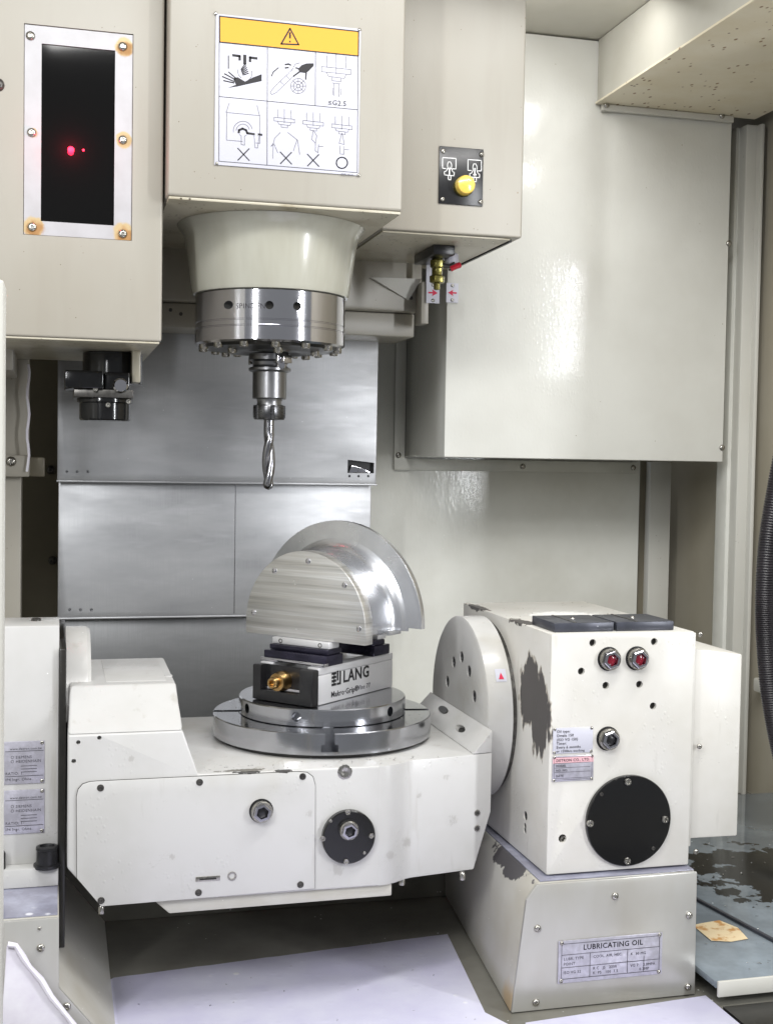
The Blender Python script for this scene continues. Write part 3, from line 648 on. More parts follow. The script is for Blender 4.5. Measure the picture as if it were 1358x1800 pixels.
wd = obj('window', MB().box(w0.x-.0005, w1.x+.0005, AY+.0030, AY+.0039, w0.z-.0005, w1.z+.0005), M['window'], t)
lm = bpy.data.materials.new('red_led'); lm.use_nodes = True; pb_ = lm.node_tree.nodes['Principled BSDF']
pb_.inputs['Base Color'].default_value = (.6, 0, .01, 1); pb_.inputs['Emission Color'].default_value = (1, .01, .04, 1); pb_.inputs['Emission Strength'].default_value = 6
p = at(125, 263, Y=AY+.003)
obj('indicator_led', MB().lathe([(.0032, -.001), (.003, .0003), (.002, .0007), (0, .0009)], p, '-y', 20), lm, wd)
p2 = at(147, 264, Y=AY+.003); obj('indicator_led', MB().lathe([(.0012, -.001), (.0011, .0003), (0, .0005)], p2, '-y', 10), lm, wd)
l = bpy.data.lights.new('led_glow', 'POINT'); l.energy = .06; l.color = (1, .02, .06); l.shadow_soft_size = .003
lo = bpy.data.objects.new('led_glow', l); COL.objects.link(lo); lo.location = p+V((0, -.010, 0))
for x, y in ((-4, 149), (-3, 557)): screw(t, at(x, y, Y=AY), .0062, mat='darkbolt', prof=PAN)
# changer arm below
t = thing('tool_changer', 'oily black tool changer gripper under the left cover', 'tool changer', at(180, 700, Y=.2))
pc_ = at(196, 640, Y=.22); k = mpp(pc_)
obj('shaft', MB().lathe([(52*k, AZ-.0005), (52*k, at(196, 672, Y=.2).z)], (pc_.x+.002, .235, 0), 'z', 40), M['oilblack'], t)
def abox(name, x0, x1, y0, y1, Y, dep, mat, bev=.0015):
    a, c = at(x0, y1, Y=Y), at(x1, y0, Y=Y)
    return obj(name, MB().box(a.x, c.x, Y, Y+dep, a.z, c.z), M[mat], t, bevel=bev)
abox('splash_collar', 232, 248, 600, 672, .19, .05, 'head_dirty')
abox('gripper_block', 114, 182, 652, 681, .165, .08, 'oilblack')
abox('grip_finger', 184, 228, 655, 688, .175, .06, 'oilblack')
abox('clamp_lip', 130, 235, 686, 697, .17, .08, 'darkbolt', .0008)
pq = at(185, 715, Y=.2); kk = mpp(pq)
obj('tool_socket', MB().lathe([(46*kk, .014), (48*kk, .010), (48*kk, .004), (44*kk, .003), (44*kk, -.013), (42*kk, -.0145), (20*kk, -.0145)], pq, 'z', 40), M['oilblack'], t)
p = at(212, 678, Y=.172); obj('roller', MB().lathe([(.0075, -.004), (.0075, .003), (.006, .0045), (0, .0045)], p, '-y', 24), M['chrome'], t)
for x, y in ((190, 712), (226, 706), (168, 684)): sp(t, x, y, .168, .0026, mat='bolt')

# ================================================================== PEDESTALS
t = thing('right_pedestal', 'cream sloped pedestal with lubrication plate under the right drive housing', 'pedestal', (.21, -.05, FZ))
ptz = -.1115
pp = lambda Y, q: [(x_, Y, z_) for x_, z_ in q]
obj('body', MB().loft([pp(-.163, [(.127, FZ+.0005), (.139, -.126), (.1505, ptz-.001), (.2935, ptz-.001), (.2935, FZ+.0005)]), pp(.13, [(.160, FZ+.0005), (.156, -.126), (.1575, ptz-.001), (.2935, ptz-.001), (.2935, FZ+.0005)])]), M['pedestal'], t, bevel=.0015)
obj('wet_top', MB().prism([(.1515, -.1625), (.2925, -.1625), (.2925, .128), (.1585, .128)], 'z', ptz-.0008, ptz), M['wetsteel'], t)
cv = obj('front_cover', MB().prism([(.1275, FZ+.001), (.1385, -.1255), (.1475, -.1135), (.2935, -.1125), (.2945, FZ+.001)], 'y', -.1665, -.1632), M['cover'], t, bevel=.0008)
for x, y in ((1080, 1575), (944, 1632), (1210, 1609), (941, 1762), (1208, 1735)): sp(cv, x, y, -.1665, .0031, prof=PAN)
LY = -.1672
c0, c1 = at(979, 1729, Y=LY), at(1163, 1645, Y=LY)
zt0, zt1 = at(979, 1653, Y=LY).z, at(1163, 1640, Y=LY).z
lp = obj('lubrication_plate', MB().box(c0.x, c1.x, LY-.0008, LY+.0004, c0.z, (zt0+zt1)/2), M['plate'], t, bevel=.0003)
Lx, Lz = c0.x, c0.z; Lw, Lh = c1.x-c0.x, (zt0+zt1)/2-c0.z
def lpt(u, v): return (Lx+u*Lw, Lz+v*Lh)
lettering('LUBRICATING OIL', lp, M['ink'], (Lx+Lw*.52, LY-.0009, Lz+Lh*.755), (1, 0, 0), (0, 0, 1), .0062, align='CENTER', bold=.0001)
b_ = MB(); b_.strokes([[lpt(.03, .67), lpt(.97, .67)], [lpt(.03, .37), lpt(.97, .37)], [lpt(.3, .10), lpt(.3, .67)], [lpt(.66, .10), lpt(.66, .67)], [lpt(.82, .1), lpt(.82, .48)], [lpt(.03, .1), lpt(.97, .1), lpt(.97, .93), lpt(.03, .93), lpt(.03, .1)]], LY-.0008, .0004, .0003)
obj('plate_rules', b_, M['inkdark'], lp, smooth=0, norm=False)
for u, v, s_ in ((.05, .54, 'LUBR. TYPE'), (.05, .42, 'POINT'), (.05, .22, 'ISO VG 32'), (.33, .54, 'COOL. AIR, HEC.'), (.33, .26, 'R C   JS   2200'), (.33, .15, 'K  P5   100  7.5'), (.69, .52, 'K  30 MG'), (.69, .24, 'VG 7    2.0MPA'), (.69, .14, '        0.3MP')):
    lettering(s_, lp, M['inkdark'], (lpt(u, v)[0], LY-.0009, lpt(u, v)[1]), (1, 0, 0), (0, 0, 1), .0033)
for u, v in ((.03, .06), (.97, .06), (.03, .95), (.97, .95)): screw(lp, (lpt(u, v)[0], LY-.0006, lpt(u, v)[1]), .0018, prof=PAN, name='rivet')
o = obj('tray_lip', MB().prism([(.13, -.5), (.30, -.5), (.30, -.175), (.13, -.19)], 'z', FZ+.001, FZ+.0035), M['floor'], None, bevel=.0008)
tag(o, 'white coolant tray edge in front of the right pedestal', 'tray')

t = thing('left_pedestal', 'grey-white pedestal with screwed front sheet under the left housing', 'pedestal', (-.28, -.05, FZ))
obj('body', MB().prism([(-.42, FZ+.0005), (-.42, -.110), (-.2335, -.110), (-.2335, -.163), (-.189, FZ+.0005)], 'y', -.165, .12), M['pedestal'], t, bevel=.0012)
obj('wet_top', MB().box(-.42, -.2345, -.164, .11, -.1097, -.1088), M['wetsteel'], t)
obj('front_cover', MB().prism([(-.42, FZ+.001), (-.42, -.1105), (-.2335, -.1105), (-.2333, -.1635), (-.1895, FZ+.001)], 'y', -.1685, -.1652), M['cover'], t, bevel=.0008)
for x, y in ((72, 1666), (118, 1769), (70, 1632)): sp(t, x, y, -.1685, .0030 if y != 1632 else .0014, prof=PAN)
b_ = MB(); gp = [at(12, 1662, Y=-.185), at(28, 1660, Y=-.185), at(60, 1705, Y=-.185), at(140, 1812, Y=-.185), at(0, 1840, Y=-.185)]
b_.prism([(p.x, p.z) for p in gp], 'y', -.187, -.184)
o = obj('splash_sheet', b_, M['foam'], None, bevel=.001); tag(o, 'white torn splash sheet at the bottom left corner', 'splash sheet')
b_ = MB(); pts = [at(a_, c_, Y=-.189) for a_, c_ in ((14, 1660), (28, 1662), (40, 1682), (52, 1700), (72, 1722), (90, 1752), (118, 1786), (136, 1810))]
b_.tube(pts, .0022, 8, [.0018+.0012*random.random() for _ in pts]); e_ = obj('foam_bead', b_, M['foam'], None)
tag(e_, 'ragged white bead along the slanting edge of the splash sheet', 'sealant bead')

# ================================================================== LEFT SUPPORT HOUSING
LHY = -.09
t = thing('support_housing', 'white support housing with two nameplates at the left edge', 'housing', (-.28, -.03, -.108))
lx1 = -.2342; lzt = at(60, 1100, Y=LHY).z
obj('block', MB().box(-.40, lx1, LHY, -.035, -.0935, lzt), M['white'], t, bevel=.0014)
obj('foot', MB().box(-.40, lx1+.0003, LHY-.012, -.03, -.1085, -.0932), M['white'], t, bevel=.001)
for x, y in ((64, 1091), ): 
    p = at(x, y, Z=lzt); obj('top_screw', MB().lathe([(.004, -.002), (.004, .0018), (.003, .0022), (0, .0022)], p, 'z', 12), M['darkbolt'], t)
def nameplate(y0, y1):
    a, c = at(4, y1, Y=LHY), at(79, y0, Y=LHY)
    pl = obj('nameplate', MB().box(a.x-.01, c.x, LHY-.001, LHY-.0002, a.z, c.z), M['plate'], t, bevel=.0003)
    H = c.z-a.z; x = a.x+.0025; Yp = LHY-.0011
    for v, s_, sz in ((.80, '    www.detron.com.tw', .0027), (.6, '    ○ SIEMENS', .0031), (.5, '    ○ HEIDENHAIN', .0031), (.22, 'RATIO: 1:', .0031), (.08, 'IP4 Ingr. Ohne.', .0031)):
        lettering(s_, pl, M['inkdark'], (x, Yp, a.z+v*H), (1, 0, 0), (0, 0, 1), sz)
    b_ = MB(); b_.strokes([[(x, a.z+v*H), (c.x-.001, a.z+v*H)] for v in (.77, .185)]+[[(x+.012, a.z+v*H), (c.x-.006, a.z+v*H)] for v in (.42, .35, .28)], Yp, .0004, .0001)
    obj('plate_rules', b_, M['inkdark'], pl, smooth=0, norm=False)
    for v in (.05, .95): screw(pl, (c.x-.002, LHY-.0006, a.z+v*H), .0016, prof=PAN, name='rivet')
nameplate(1301, 1379); nameplate(1386, 1467)
p = at(83, 1514, Y=LHY-.006); p.z = -.0932
obj('oil_cap', MB().lathe([(.0105, -.001), (.0105, .0015), (.0085, .002), (.0082, .013), (.0088, .0135), (.0085, .0155), (.006, .016), (.0055, .0145), (0, .0145)], (p.x, LHY-.0065, p.z), 'z', 24), M['black'], t)
p = at(4, 1492, Y=LHY-.006); obj('oil_cap', MB().lathe([(.006, -.001), (.0058, .012), (.005, .0135), (0, .0135)], (p.x-.003, LHY-.0065, -.0932), 'z', 20), M['black'], t)
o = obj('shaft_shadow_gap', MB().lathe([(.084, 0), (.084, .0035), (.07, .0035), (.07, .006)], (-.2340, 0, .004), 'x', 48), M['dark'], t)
o.name = 'gap_shade_ring'  # dark ring standing for the shade in the gap beside the cradle
obj('gap_shade_block', MB().box(-.2341, -.2287, -.095, .09, -.162, .080), M['dark'], t, bevel=.001)  # dark block added to paint the shade between housing and cradle

# ================================================================== TILTING CRADLE
CY = -.125; DZ = -.0185
t = thing('tilting_cradle', 'white tilting cradle carrying the round rotary table', 'cradle', (-.05, 0, -.12))
body = MB().prism([(-.2275, -.0875), (-.2275, .0172), (-.1390, .0172), (-.1265, DZ), (.0225, DZ), (.0225, -.1195), (-.2012, -.1195)], 'y', CY, .10)
body = obj('body', body, M['white'], t, bevel=.0018, seg=3, bang=20, keep=lambda c: c.x > .0224)
h = MB()
for x, y, r in ((138, 1305, .0017), (175, 1297, .0017), (130, 1338, .0018)): hole_y(h, x, y, CY, r, .006)
bore(body, h)
pf = lambda x: -.112+(x-.05)*.0135/.0805
plan = [(.0225, CY), (.0275, -.1246), (.033, -.1232), (.039, -.1206), (.045, -.1166), (.0505, -.1130), (.056, pf(.056)), (.1305, pf(.1305)), (.1305, .095), (.0225, .095)]
rb = MB().prism(plan, 'z', -.1195, DZ)
rb.cut(V((.1305, 0, -.070)), V((.953, 0, -.303)))
rbo = obj('right_body', rb, M['white'], t, bevel=.0012, bang=35, keep=lambda c: c.x < .0226)
h = MB(); hole_y(h, 679, 1524, -.118, .0035, .012); bore(rbo, h); bore_shade_plug(rbo, at(679, 1524, Y=-.118), .0035, '-y', .006)
wr = lambda Yf: [(.112, Yf(.112), DZ+.0002), (.1305, Yf(.1305), .0015), (.1305, Yf(.1305), DZ+.0002)]
wdg = obj('arm_web', MB().loft([[(x, pf(x)-.0001, z) for x, _, z in wr(pf)], [(x, .088, z) for x, _, z in wr(pf)]]), M['white'], t, bevel=.0012)
h = MB()
for x, y in ((776, 1245), (812, 1284)):
    p = at(x, y, X=.1225); n = V((-.72, 0, .69)); u_ = V((0, 1, 0)); v_ = n.cross(u_)
    rg = lambda d: [p+n*d+(u_*math.cos(2*PI*i/16)*.0125+v_*math.sin(2*PI*i/16)*.0035) for i in range(16)]
    h.loft([rg(-.012), rg(.012)])
bore(wdg, h)
for x, y in ((776, 1245), (812, 1284)):
    p = at(x, y, X=.1225); n = V((-.72, 0, .69)); u_ = V((0, 1, 0)); v_ = n.cross(u_)
    rg2 = lambda d, k_: [p+n*d+(u_*math.cos(2*PI*i/16)*.0124*k_+v_*math.sin(2*PI*i/16)*.0034*k_) for i in range(16)]
    obj('pocket_shade', MB().loft([rg2(-.006, 1), rg2(-.0015, 1)]), M['dark'], wdg)  # dark insert painting the shade inside the pocket
AXZ = .004
fp = obj('faceplate', MB().lathe([(.082, 0), (.0845, .0015), (.0845, .024), (.083, .0245)], (.1308, 0, AXZ), 'x', 96), M['white'], t)
h = MB()
for x, y in ((786, 1198), (797, 1164), (811, 1155), (824, 1180), (833, 1224)):
    p = at(x, y, X=.1308); h.lathe([(.0056, -.004), (.0056, .020)], p, 'x', 16)
bore(fp, h)
for x, y in ((786, 1198), (797, 1164), (811, 1155), (824, 1180), (833, 1224)): bore_shade_plug(fp, at(x, y, X=.1308), .0056, 'x', .0012, 'black')
obj('seal_ring', MB().lathe([(.080, .0), (.080, .005)], (.1552, 0, AXZ), 'x', 96), M['darkbolt'], t)
q = at(882, 1156, X=.147); ang = math.atan2(q.z-AXZ, q.y)
def onrim(a, x, r=.0847): return V((x, r*math.cos(a), AXZ+r*math.sin(a)))
a0 = math.acos(max(-1, min(1, (q.y)/.0845)))
b_ = MB(); R8 = [[onrim(a0+k_*.07, x_, r_) for k_ in (-1, 0, 1)] for x_, r_ in ((.141, .0849), (.151, .0849))]
b_.face(R8[0][:2]+R8[1][:2][::-1]); b_.face(R8[0][1:]+R8[1][1:][::-1]); mk = obj('scale_mark', b_, M['label'], t, smooth=0)
b_ = MB(); b_.face([onrim(a0+.045, .1435, .0852), onrim(a0+.045, .1485, .0852), onrim(a0-.03, .146, .0852)]); obj('red_arrow', b_, M['redink'], mk, smooth=0)
# left shoulder and arm
obj('shoulder', MB().loft([[(-.2275, CY+.0002, .0173), (-.1390, CY+.0002, .0173), (-.1390, .075, .0173), (-.2275, .075, .0173)],
    [(-.2268, CY+.012, .0245), (-.1392, CY+.012, .0245), (-.1392, .068, .0245), (-.2268, .068, .0245)],
    [(-.2265, CY+.026, .034), (-.1402, CY+.026, .034), (-.1400, .060, .034), (-.2265, .060, .034)],
    [(-.2265, -.085, .0484), (-.1412, -.085, .0484), (-.1398, .050, .0484), (-.2265, .050, .0484)]]), M['white'], t, bevel=.0022, seg=3, bang=28)
obj('platform_plate', MB().prism([(-.197, -.072), (-.148, -.072), (-.147, .040), (-.197, .040)], 'z', .0483, .0489), M['white'], t, bevel=.0003)
b_ = MB().lathe([(.080, 0), (.0815, .0012), (.0815, .0185), (.079, .0215)], (-.2299, 0, .0035), 'x', 96)
b_.cut(V((0, 0, .018)), V((0, 0, -1)))
obj('left_arm', b_, M['white'], t)
p = at(296, 1188, Z=.0485); obj('plug', MB().lathe([(.0035, -.001), (.0035, .0006), (0, .0006)], p, 'z', 16), M['white'], t)
# cover plate
PYc = CY-.0022
L_ = [(135, 1400), (138, 1388), (146, 1379), (158, 1375), (170, 1374), (524, 1357), (540, 1358.5), (550, 1366), (554, 1380), (553, 1562), (178, 1593.5), (135.5, 1544)]
obj('cover_gap_shade', MB().prism(xz([(344.5+(a_-344.5)*1.0035, 1475+(c_-1475)*1.006) for a_, c_ in L_], PYc), 'y', CY-.0009, CY-.0002), M['dark'], t)  # dark plate added to draw the shade of the gap round the cover
cp = obj('cover_plate', MB().prism(xz(L_, PYc), 'y', PYc, CY-.0004), M['white'], t, bevel=.0004)
for x, y in ((177, 1385), (351, 1375), (532, 1365), (178, 1583), (349, 1569), (528, 1555)): sp(cp, x, y, PYc, .0028, mat='darkbolt', prof=RING); sp(cp, x, y, PYc-.0001, .0017, mat='darkbolt')
NUT = [(1, -.05), (1, .55), (.9, .68), (.62, .68), (.58, .55), (.52, .55), (.5, .1), (0, .1)]
def port(parent, x, y, Y, rpx, core='black', name='port_fitting', n=40):
    p = at(x, y, Y=Y); r = rpx*mpp(p)
    f_ = obj(name, MB().lathe(scaled(NUT, r), p, '-y', n), M['bolt'], parent)
    obj('counterbore_shade', MB().lathe([(r*1.12, -.0004), (r*1.12, .0006), (r*.95, .0007)], p, '-y', 32), M['black'], f_)  # black ring painting the shadow of the counterbore
    obj('port_core', MB().lathe([(r*.52, r*.1), (r*.52, r*.58), (r*.4, r*.66), (0, r*.66)], p, '-y', 24), M[core], f_)
    obj('hex_nut', MB().lathe([(r*.86, r*.6), (r*.86, r*.85), (r*.78, r*.92), (r*.58, r*.92), (r*.54, r*.6)], p, '-y', 6, .3), M['chrome'], f_, smooth=20)
    return f_
port(cp, 459, 1425, PYc, 19)
a, c = at(344, 1550, Y=PYc), at(387, 1539, Y=PYc)
st = obj('slot_plate', MB().box(a.x, c.x, PYc-.0006, PYc+.0004, a.z, c.z), M['bolt'], cp, bevel=.0003)
obj('slot', MB().box(a.x+.003, c.x-.003, PYc-.001, PYc-.0005, a.z+.0012, c.z-.0012), M['dark'], st)
sp(cp, 408, 1540, PYc, .0037, mat='bolt', prof=RING)
sp(t, 606, 1357, CY, .0062, mat='bolt', prof=[(1, -.05), (1, .04), (.95, .06), (.45, .06), (.38, .02), (0, .02)], name='plug')
p = at(611, 1469, Y=CY); r = .0222
cpb = obj('round_cap', MB().lathe([(r, -.001), (r, .0045), (r*.96, .0055), (0, .0055)], p, '-y', 64), M['blackgloss'], t)
for x, y in ((611, 1428), (567, 1474), (652, 1469), (608, 1514)): screw(cpb, V((at(x, y, Y=CY-.0055).x, CY-.0054, at(x, y, Y=CY-.0055).z)), .0022)
for x, y in ((581, 1443), (640, 1499)): sp(cpb, x, y, CY-.0054, .0013)
port(cpb, 612, 1458, CY-.0055, 17)
for x, y in ((838, 1429), (838, 1456)): screw(t, at(x, y, Y=pf(.119)-.0004), .0029, prof=RING); screw(t, at(x, y, Y=pf(.119)-.0006), .0019, mat='darkbolt')
zl_ = at(280, 1607, Y=CY+.012).z
obj('bottom_pan', MB().prism([(-.160, -.1197), (.036, -.1197), (.036, -.1300), (-.148, -.1310)], 'y', CY+.004, .07), M['pedestal'], t, bevel=.0012)
for x, y in ((706, 1549), (812, 1540), (178, 1599)):
    p = at(x, y, Y=-.11); obj('drain_screw', MB().lathe([(.0025, -.003), (.0028, .002), (.002, .0035)], p, 'z', 10), M['bolt'], t)

# ================================================================== ROTARY TABLE, ADAPTER DISC, VISE, WORKPIECE
TT = .004
t = thing('rotary_table', 'round steel rotary table with slots on the tilting cradle', 'rotary table', (0, 0, DZ))
obj('table_gap_shade_ring', MB().lathe([(.094, DZ+.0003), (.094, -.014)], (0, 0, 0), 'z', 96), M['dark'], t)  # dark colour stands for the shadow in the gap under the table
disc = obj('disc', MB().lathe([(.097, -.0155), (.0995, -.0145), (.0995, TT-.0008), (.0987, TT), (.02, TT)], (0, 0, 0), 'z', 128), M['steel'], t)
h = MB(); p = at(582, 1296, Z=TT); th = math.atan2(p.y, p.x)
for i in range(4):
    a = th+i*PI/2; d_ = V((math.cos(a), math.sin(a), 0)); n_ = V((-d_.y, d_.x, 0))
    for w_, z0, z1 in ((.0042, TT-.0115, TT+.01), (.0072, TT-.0155, TT-.0095)):
        q = lambda r_: [d_*r_-n_*w_+V((0, 0, z0)), d_*r_+n_*w_+V((0, 0, z0)), d_*r_+n_*w_+V((0, 0, z1)), d_*r_-n_*w_+V((0, 0, z1))]
        h.loft([q(.06), q(.12)])
bore(disc, h)
t = thing('adapter_disc', 'smaller steel disc with side holes lying on the rotary table', 'disc', (0, 0, TT))
AT = .0195
ad = obj('disc', MB().lathe([(.0745, TT-.0002), (.0762, TT+.0008), (.0762, AT-.001), (.0752, AT), (.01, AT)], (0, 0, 0), 'z', 128), M['steel'], t)
h = MB()
for x, y in ((521, 1260), (433, 1247), (685, 1251), ):
    z = (TT+AT)/2+.001; q = at(x, y, Y=-.05); best = min((abs((V((.0762*math.cos(a_*PI/180), .0762*math.sin(a_*PI/180), z))-CAM).normalized().dot((q-CAM).normalized())-1), a_) for a_ in range(-180, 1))
    a = rad(best[1]); d_ = V((math.cos(a), math.sin(a), 0)); n_ = V((-d_.y, d_.x, 0)); U = V((0, 0, 1))
    rg = lambda r_: [d_*r_+V((0, 0, z))+n_*math.cos(2*PI*i/18)*.0043+U*math.sin(2*PI*i/18)*.0043 for i in range(18)]
    h.loft([rg(.064), rg(.08)])
bore(ad, h)

TH = rad(42); eb = V((math.cos(TH), math.sin(TH), 0)); ea = V((math.sin(TH), -math.cos(TH), 0)); VC = V((.003, .003, 0))
def W(s, tt, z): return VC+ea*s+eb*tt+V((0, 0, z))       # vise frame: across, along, height
def wbox(b, s0, s1, t0, t1, z0, z1):
    q = lambda z: [W(s0, t0, z), W(s1, t0, z), W(s1, t1, z), W(s0, t1, z)]
    return b.loft([q(z0), q(z1)])
def wpr(b, pts, t0, t1): return b.loft([[W(s, t0, z) for s, z in pts], [W(s, t1, z) for s, z in pts]])
t = thing('machine_vise', 'compact steel vise with black end cap and lettered side on the adapter disc', 'vise', (VC.x, VC.y, AT))
V0, V1 = AT+.0003, .0525
obj('base', wbox(MB(), -.0325, .0325, -.0545, .064, V0, V1-.0065), M['viseside'], t, bevel=.001)
for s_ in (-1, 1):
    b_ = MB(); wbox(b_, min(s_*.0325, s_*.020), max(s_*.0325, s_*.020), -.0545, .064, V1-.0064, V1); obj('guide_rail', b_, M['viseside'], t, bevel=.0008)
cap = obj('end_cap', wbox(MB(), -.0332, .0332, -.065, -.0548, V0, V1-.001), M['black'], t, bevel=.0016)
bore(cap, wbox(MB(), -.0235, .0195, -.07, -.0575, V0+.0095, V1-.0075))
h = MB(); wbox(h, -.0235, .0195, -.07, -.058, V1-.008, V1+.004); bore(cap, h)
obj('recess_lining', wbox(MB(), -.0228, .0188, -.0602, -.0574, V0+.0100, V0+.0125), M['chrome'], cap)
def wlathe(prof, s, z, t0, n=20, a0=0):
    b_ = MB(); b_.loft([[W(s+r*math.cos(a0+2*PI*i/n), t0-hh, z+r*math.sin(a0+2*PI*i/n)) for i in range(n)] for r, hh in prof]); return b_
obj('spindle_screw', wlathe([(.0088, -.004), (.0088, .004), (.0078, .006), (.0078, .0085), (.0052, .009), (.0052, .0145), (.0045, .0155), (.0028, .0155), (.0026, .012), (.0002, .012)], -.003, .0385, -.060, 24), M['brass'], t)
# jaws
for t0, t1, nm in ((-.048, -.020, 'front'), (.030, .056, 'rear')):
    jb = obj('jaw', wbox(MB(), -.034, .034, t0, t1, V1+.0002, V1+.0095), M['bluesteel'], t, bevel=.0008)
    obj('jaw_step', wbox(MB(), -.0325, .0325, t0+(.006 if nm == 'front' else -.0005), t1+(.0 if nm == 'front' else -.006), V1+.0097, V1+.0145), M['bluesteel'], jb, bevel=.001)
    jp = obj('jaw_plate', wbox(MB(), -.0315, .0315, t0+.009, t1-.003, V1+.0147, V1+.0205), M['viseside'], jb, bevel=.0006)
    if nm == 'front':
        obj('jaw_lip', wbox(MB(), -.0355, .0355, t0-.003, t0+.004, V1+.0005, V1+.0035), M['chrome'], jb, bevel=.0005)
        for s_ in (-.022, .022):
            b_ = wlathe([(.0021, -.001), (.0021, .0003), (.0014, .0003), (.0012, -.0002), (.0001, -.0002)], s_, V1+.0175, t0+.009, 12); obj('jaw_screw', b_, M['darkbolt'], jp)
sd = MB()
# lettering on the long side
lo_ = W(.0327, -.018, .0352)
vl = lettering('LANG', t, M['ink'], lo_, eb, (0, 0, 1), .0150, bold=.00035)
lettering('Makro·Grip®', t, M['ink'], W(.0327, -.036, .0243), eb, (0, 0, 1), .0072, bold=.00008)
lettering('Vise 77', t, M['inkdark'], W(.0327, .006, .0249), eb, (0, 0, 1), .0062)
b_ = MB()
def lq(t0, t1, z0, z1):
    b_.face([W(.0328, t0, z0), W(.0328, t1, z0), W(.0328, t1, z1), W(.0328, t0, z1)])
for i in range(4): lq(-.0355, -.0285, .0342+i*.0033, .0342+i*.0033+.0022)
lq(-.0276, -.0212, .0342, .0362); lq(-.0235, -.0212, .0362, .0465); lq(-.0276, -.0252, .0382, .0470); lq(-.0325, -.031, .0342, .0463)
obj('emblem', b_, M['ink'], t, smooth=0, norm=False)

t = thing('workpiece', 'half-round milled aluminium workpiece with flange clamped in the vise', 'workpiece', W(0, 0, .072))
ZC, ZB = .0855, .0732
def arch(R, zc, zb, n=40, s0=None):
    a_ = math.asin(max(-1, (zb-zc)/R)) if s0 is None else s0
    return [(R*math.cos(a_+(PI-2*a_)*i/n), zc+R*math.sin(a_+(PI-2*a_)*i/n)) for i in range(n+1)]
R1 = .0668; T0, T1 = -.034, .017
drum = arch(R1, ZC, ZC); foot = [(-R1, ZB), (R1, ZB)]
obj('drum', wpr(MB(), drum+foot, T0, T0+.012), M['alu'], t, bevel=.0007)
# throat that flares from the drum to the flange
b_ = MB(); prof = [(T0+.0118, .0664), (T0+.024, .0655), (T0+.036, .0650), (T0+.041, .0655), (T0+.0450, .0672), (T0+.0480, .0700), (T0+.0500, .0735), (T1+.0008, .0785)]
b_.loft([[W(s, tt, z) for s, z in arch(R_, ZC, ZC)+[(-R_, ZC-.004), (R_, ZC-.004)]] for tt, R_ in prof])
obj('throat', b_, M['alus'], t, smooth=50)
RF = .0925
obj('flange', wpr(MB(), arch(RF, ZC, ZC-.0005)+[(-RF, ZC-.001), (RF, ZC-.001)], T1, T1+.006), M['alus'], t, bevel=.0014, smooth=30)
obj('clamping_tenon', wbox(MB(), -.040, .040, -.030, .030, V1+.0207, ZB+.006), M['alu'], t, bevel=.0006)
obj('step', wbox(MB(), .050, .0715, T1-.020, T1-.0004, ZC-.0065, ZC-.0012), M['alus'], t, bevel=.0006)
for s_, z_ in ((-.058, ZC+.007), (-.034, ZC+.047), (.004, ZC+.058), (.044, ZC+.039), (.060, ZC+.002)):
    obj('plug_mark', wlathe([(.0026, -.0005), (.0026, .0004), (.0015, .0009), (.0001, .0009)], s_, z_, T0, 14), M['chrome'], t)

# ================================================================== RIGHT DRIVE HOUSING
QY = -.155
t = thing('drive_housing', 'tall white drive housing with worn paint and round black cap', 'housing', (.225, -.04, ptz))
hb = obj('block', MB().box(.1602, .2915, QY, .078, ptz+.0015, .0925), M['housing'], t, bevel=.0014)
h = MB()
HO = [(1041, 1130), (1149, 1128), (1021, 1180), (1064, 1205), (1123, 1203), (1147, 1241), (988, 1474)]
for x, y in HO: hole_y(h, x, y, QY, .0031 if y < 1400 else .0036, .012)
for x, y in ((923, 1434), (922, 1452), (922, 1460)): 
    p = at(x, y, X=.1602); h.lathe([(.0042 if y == 1434 else .003, -.004), (.0042 if y == 1434 else .003, .01)], p, 'x', 14)
bore(hb, h)
for x, y in HO: bore_shade_plug(hb, at(x, y, Y=QY), .0031 if y < 1400 else .0036, '-y', .0035)
for x, y in ((923, 1434), (922, 1452), (922, 1460)): bore_shade_plug(hb, at(x, y, X=.1602), .0042 if y == 1434 else .003, 'x', .0012, 'black')
for x, y in ((1069, 1158), (1118, 1157)): port(t, x, y, QY, 19, 'sightred', 'sight_port')
f_ = port(t, 1067, 1298, QY, 19)
p = at(1102, 1441, Y=QY); r = .0388
cap = obj('round_cap', MB().lathe([(r, -.001), (r, .003), (r*.985, .0038), (0, .0038)], p, '-y', 96), M['blackgloss'], t)
for x, y in ((1102, 1374), (1036, 1447), (1167, 1440), (1101, 1513)): sp(cap, x, y, QY-.0037, .003)
for x, y in ((1056, 1396), (1147, 1491)): sp(cap, x, y, QY-.0037, .0016, mat='darkbolt')
sp(t, 988, 1474, QY+.004, .003, mat='bolt')
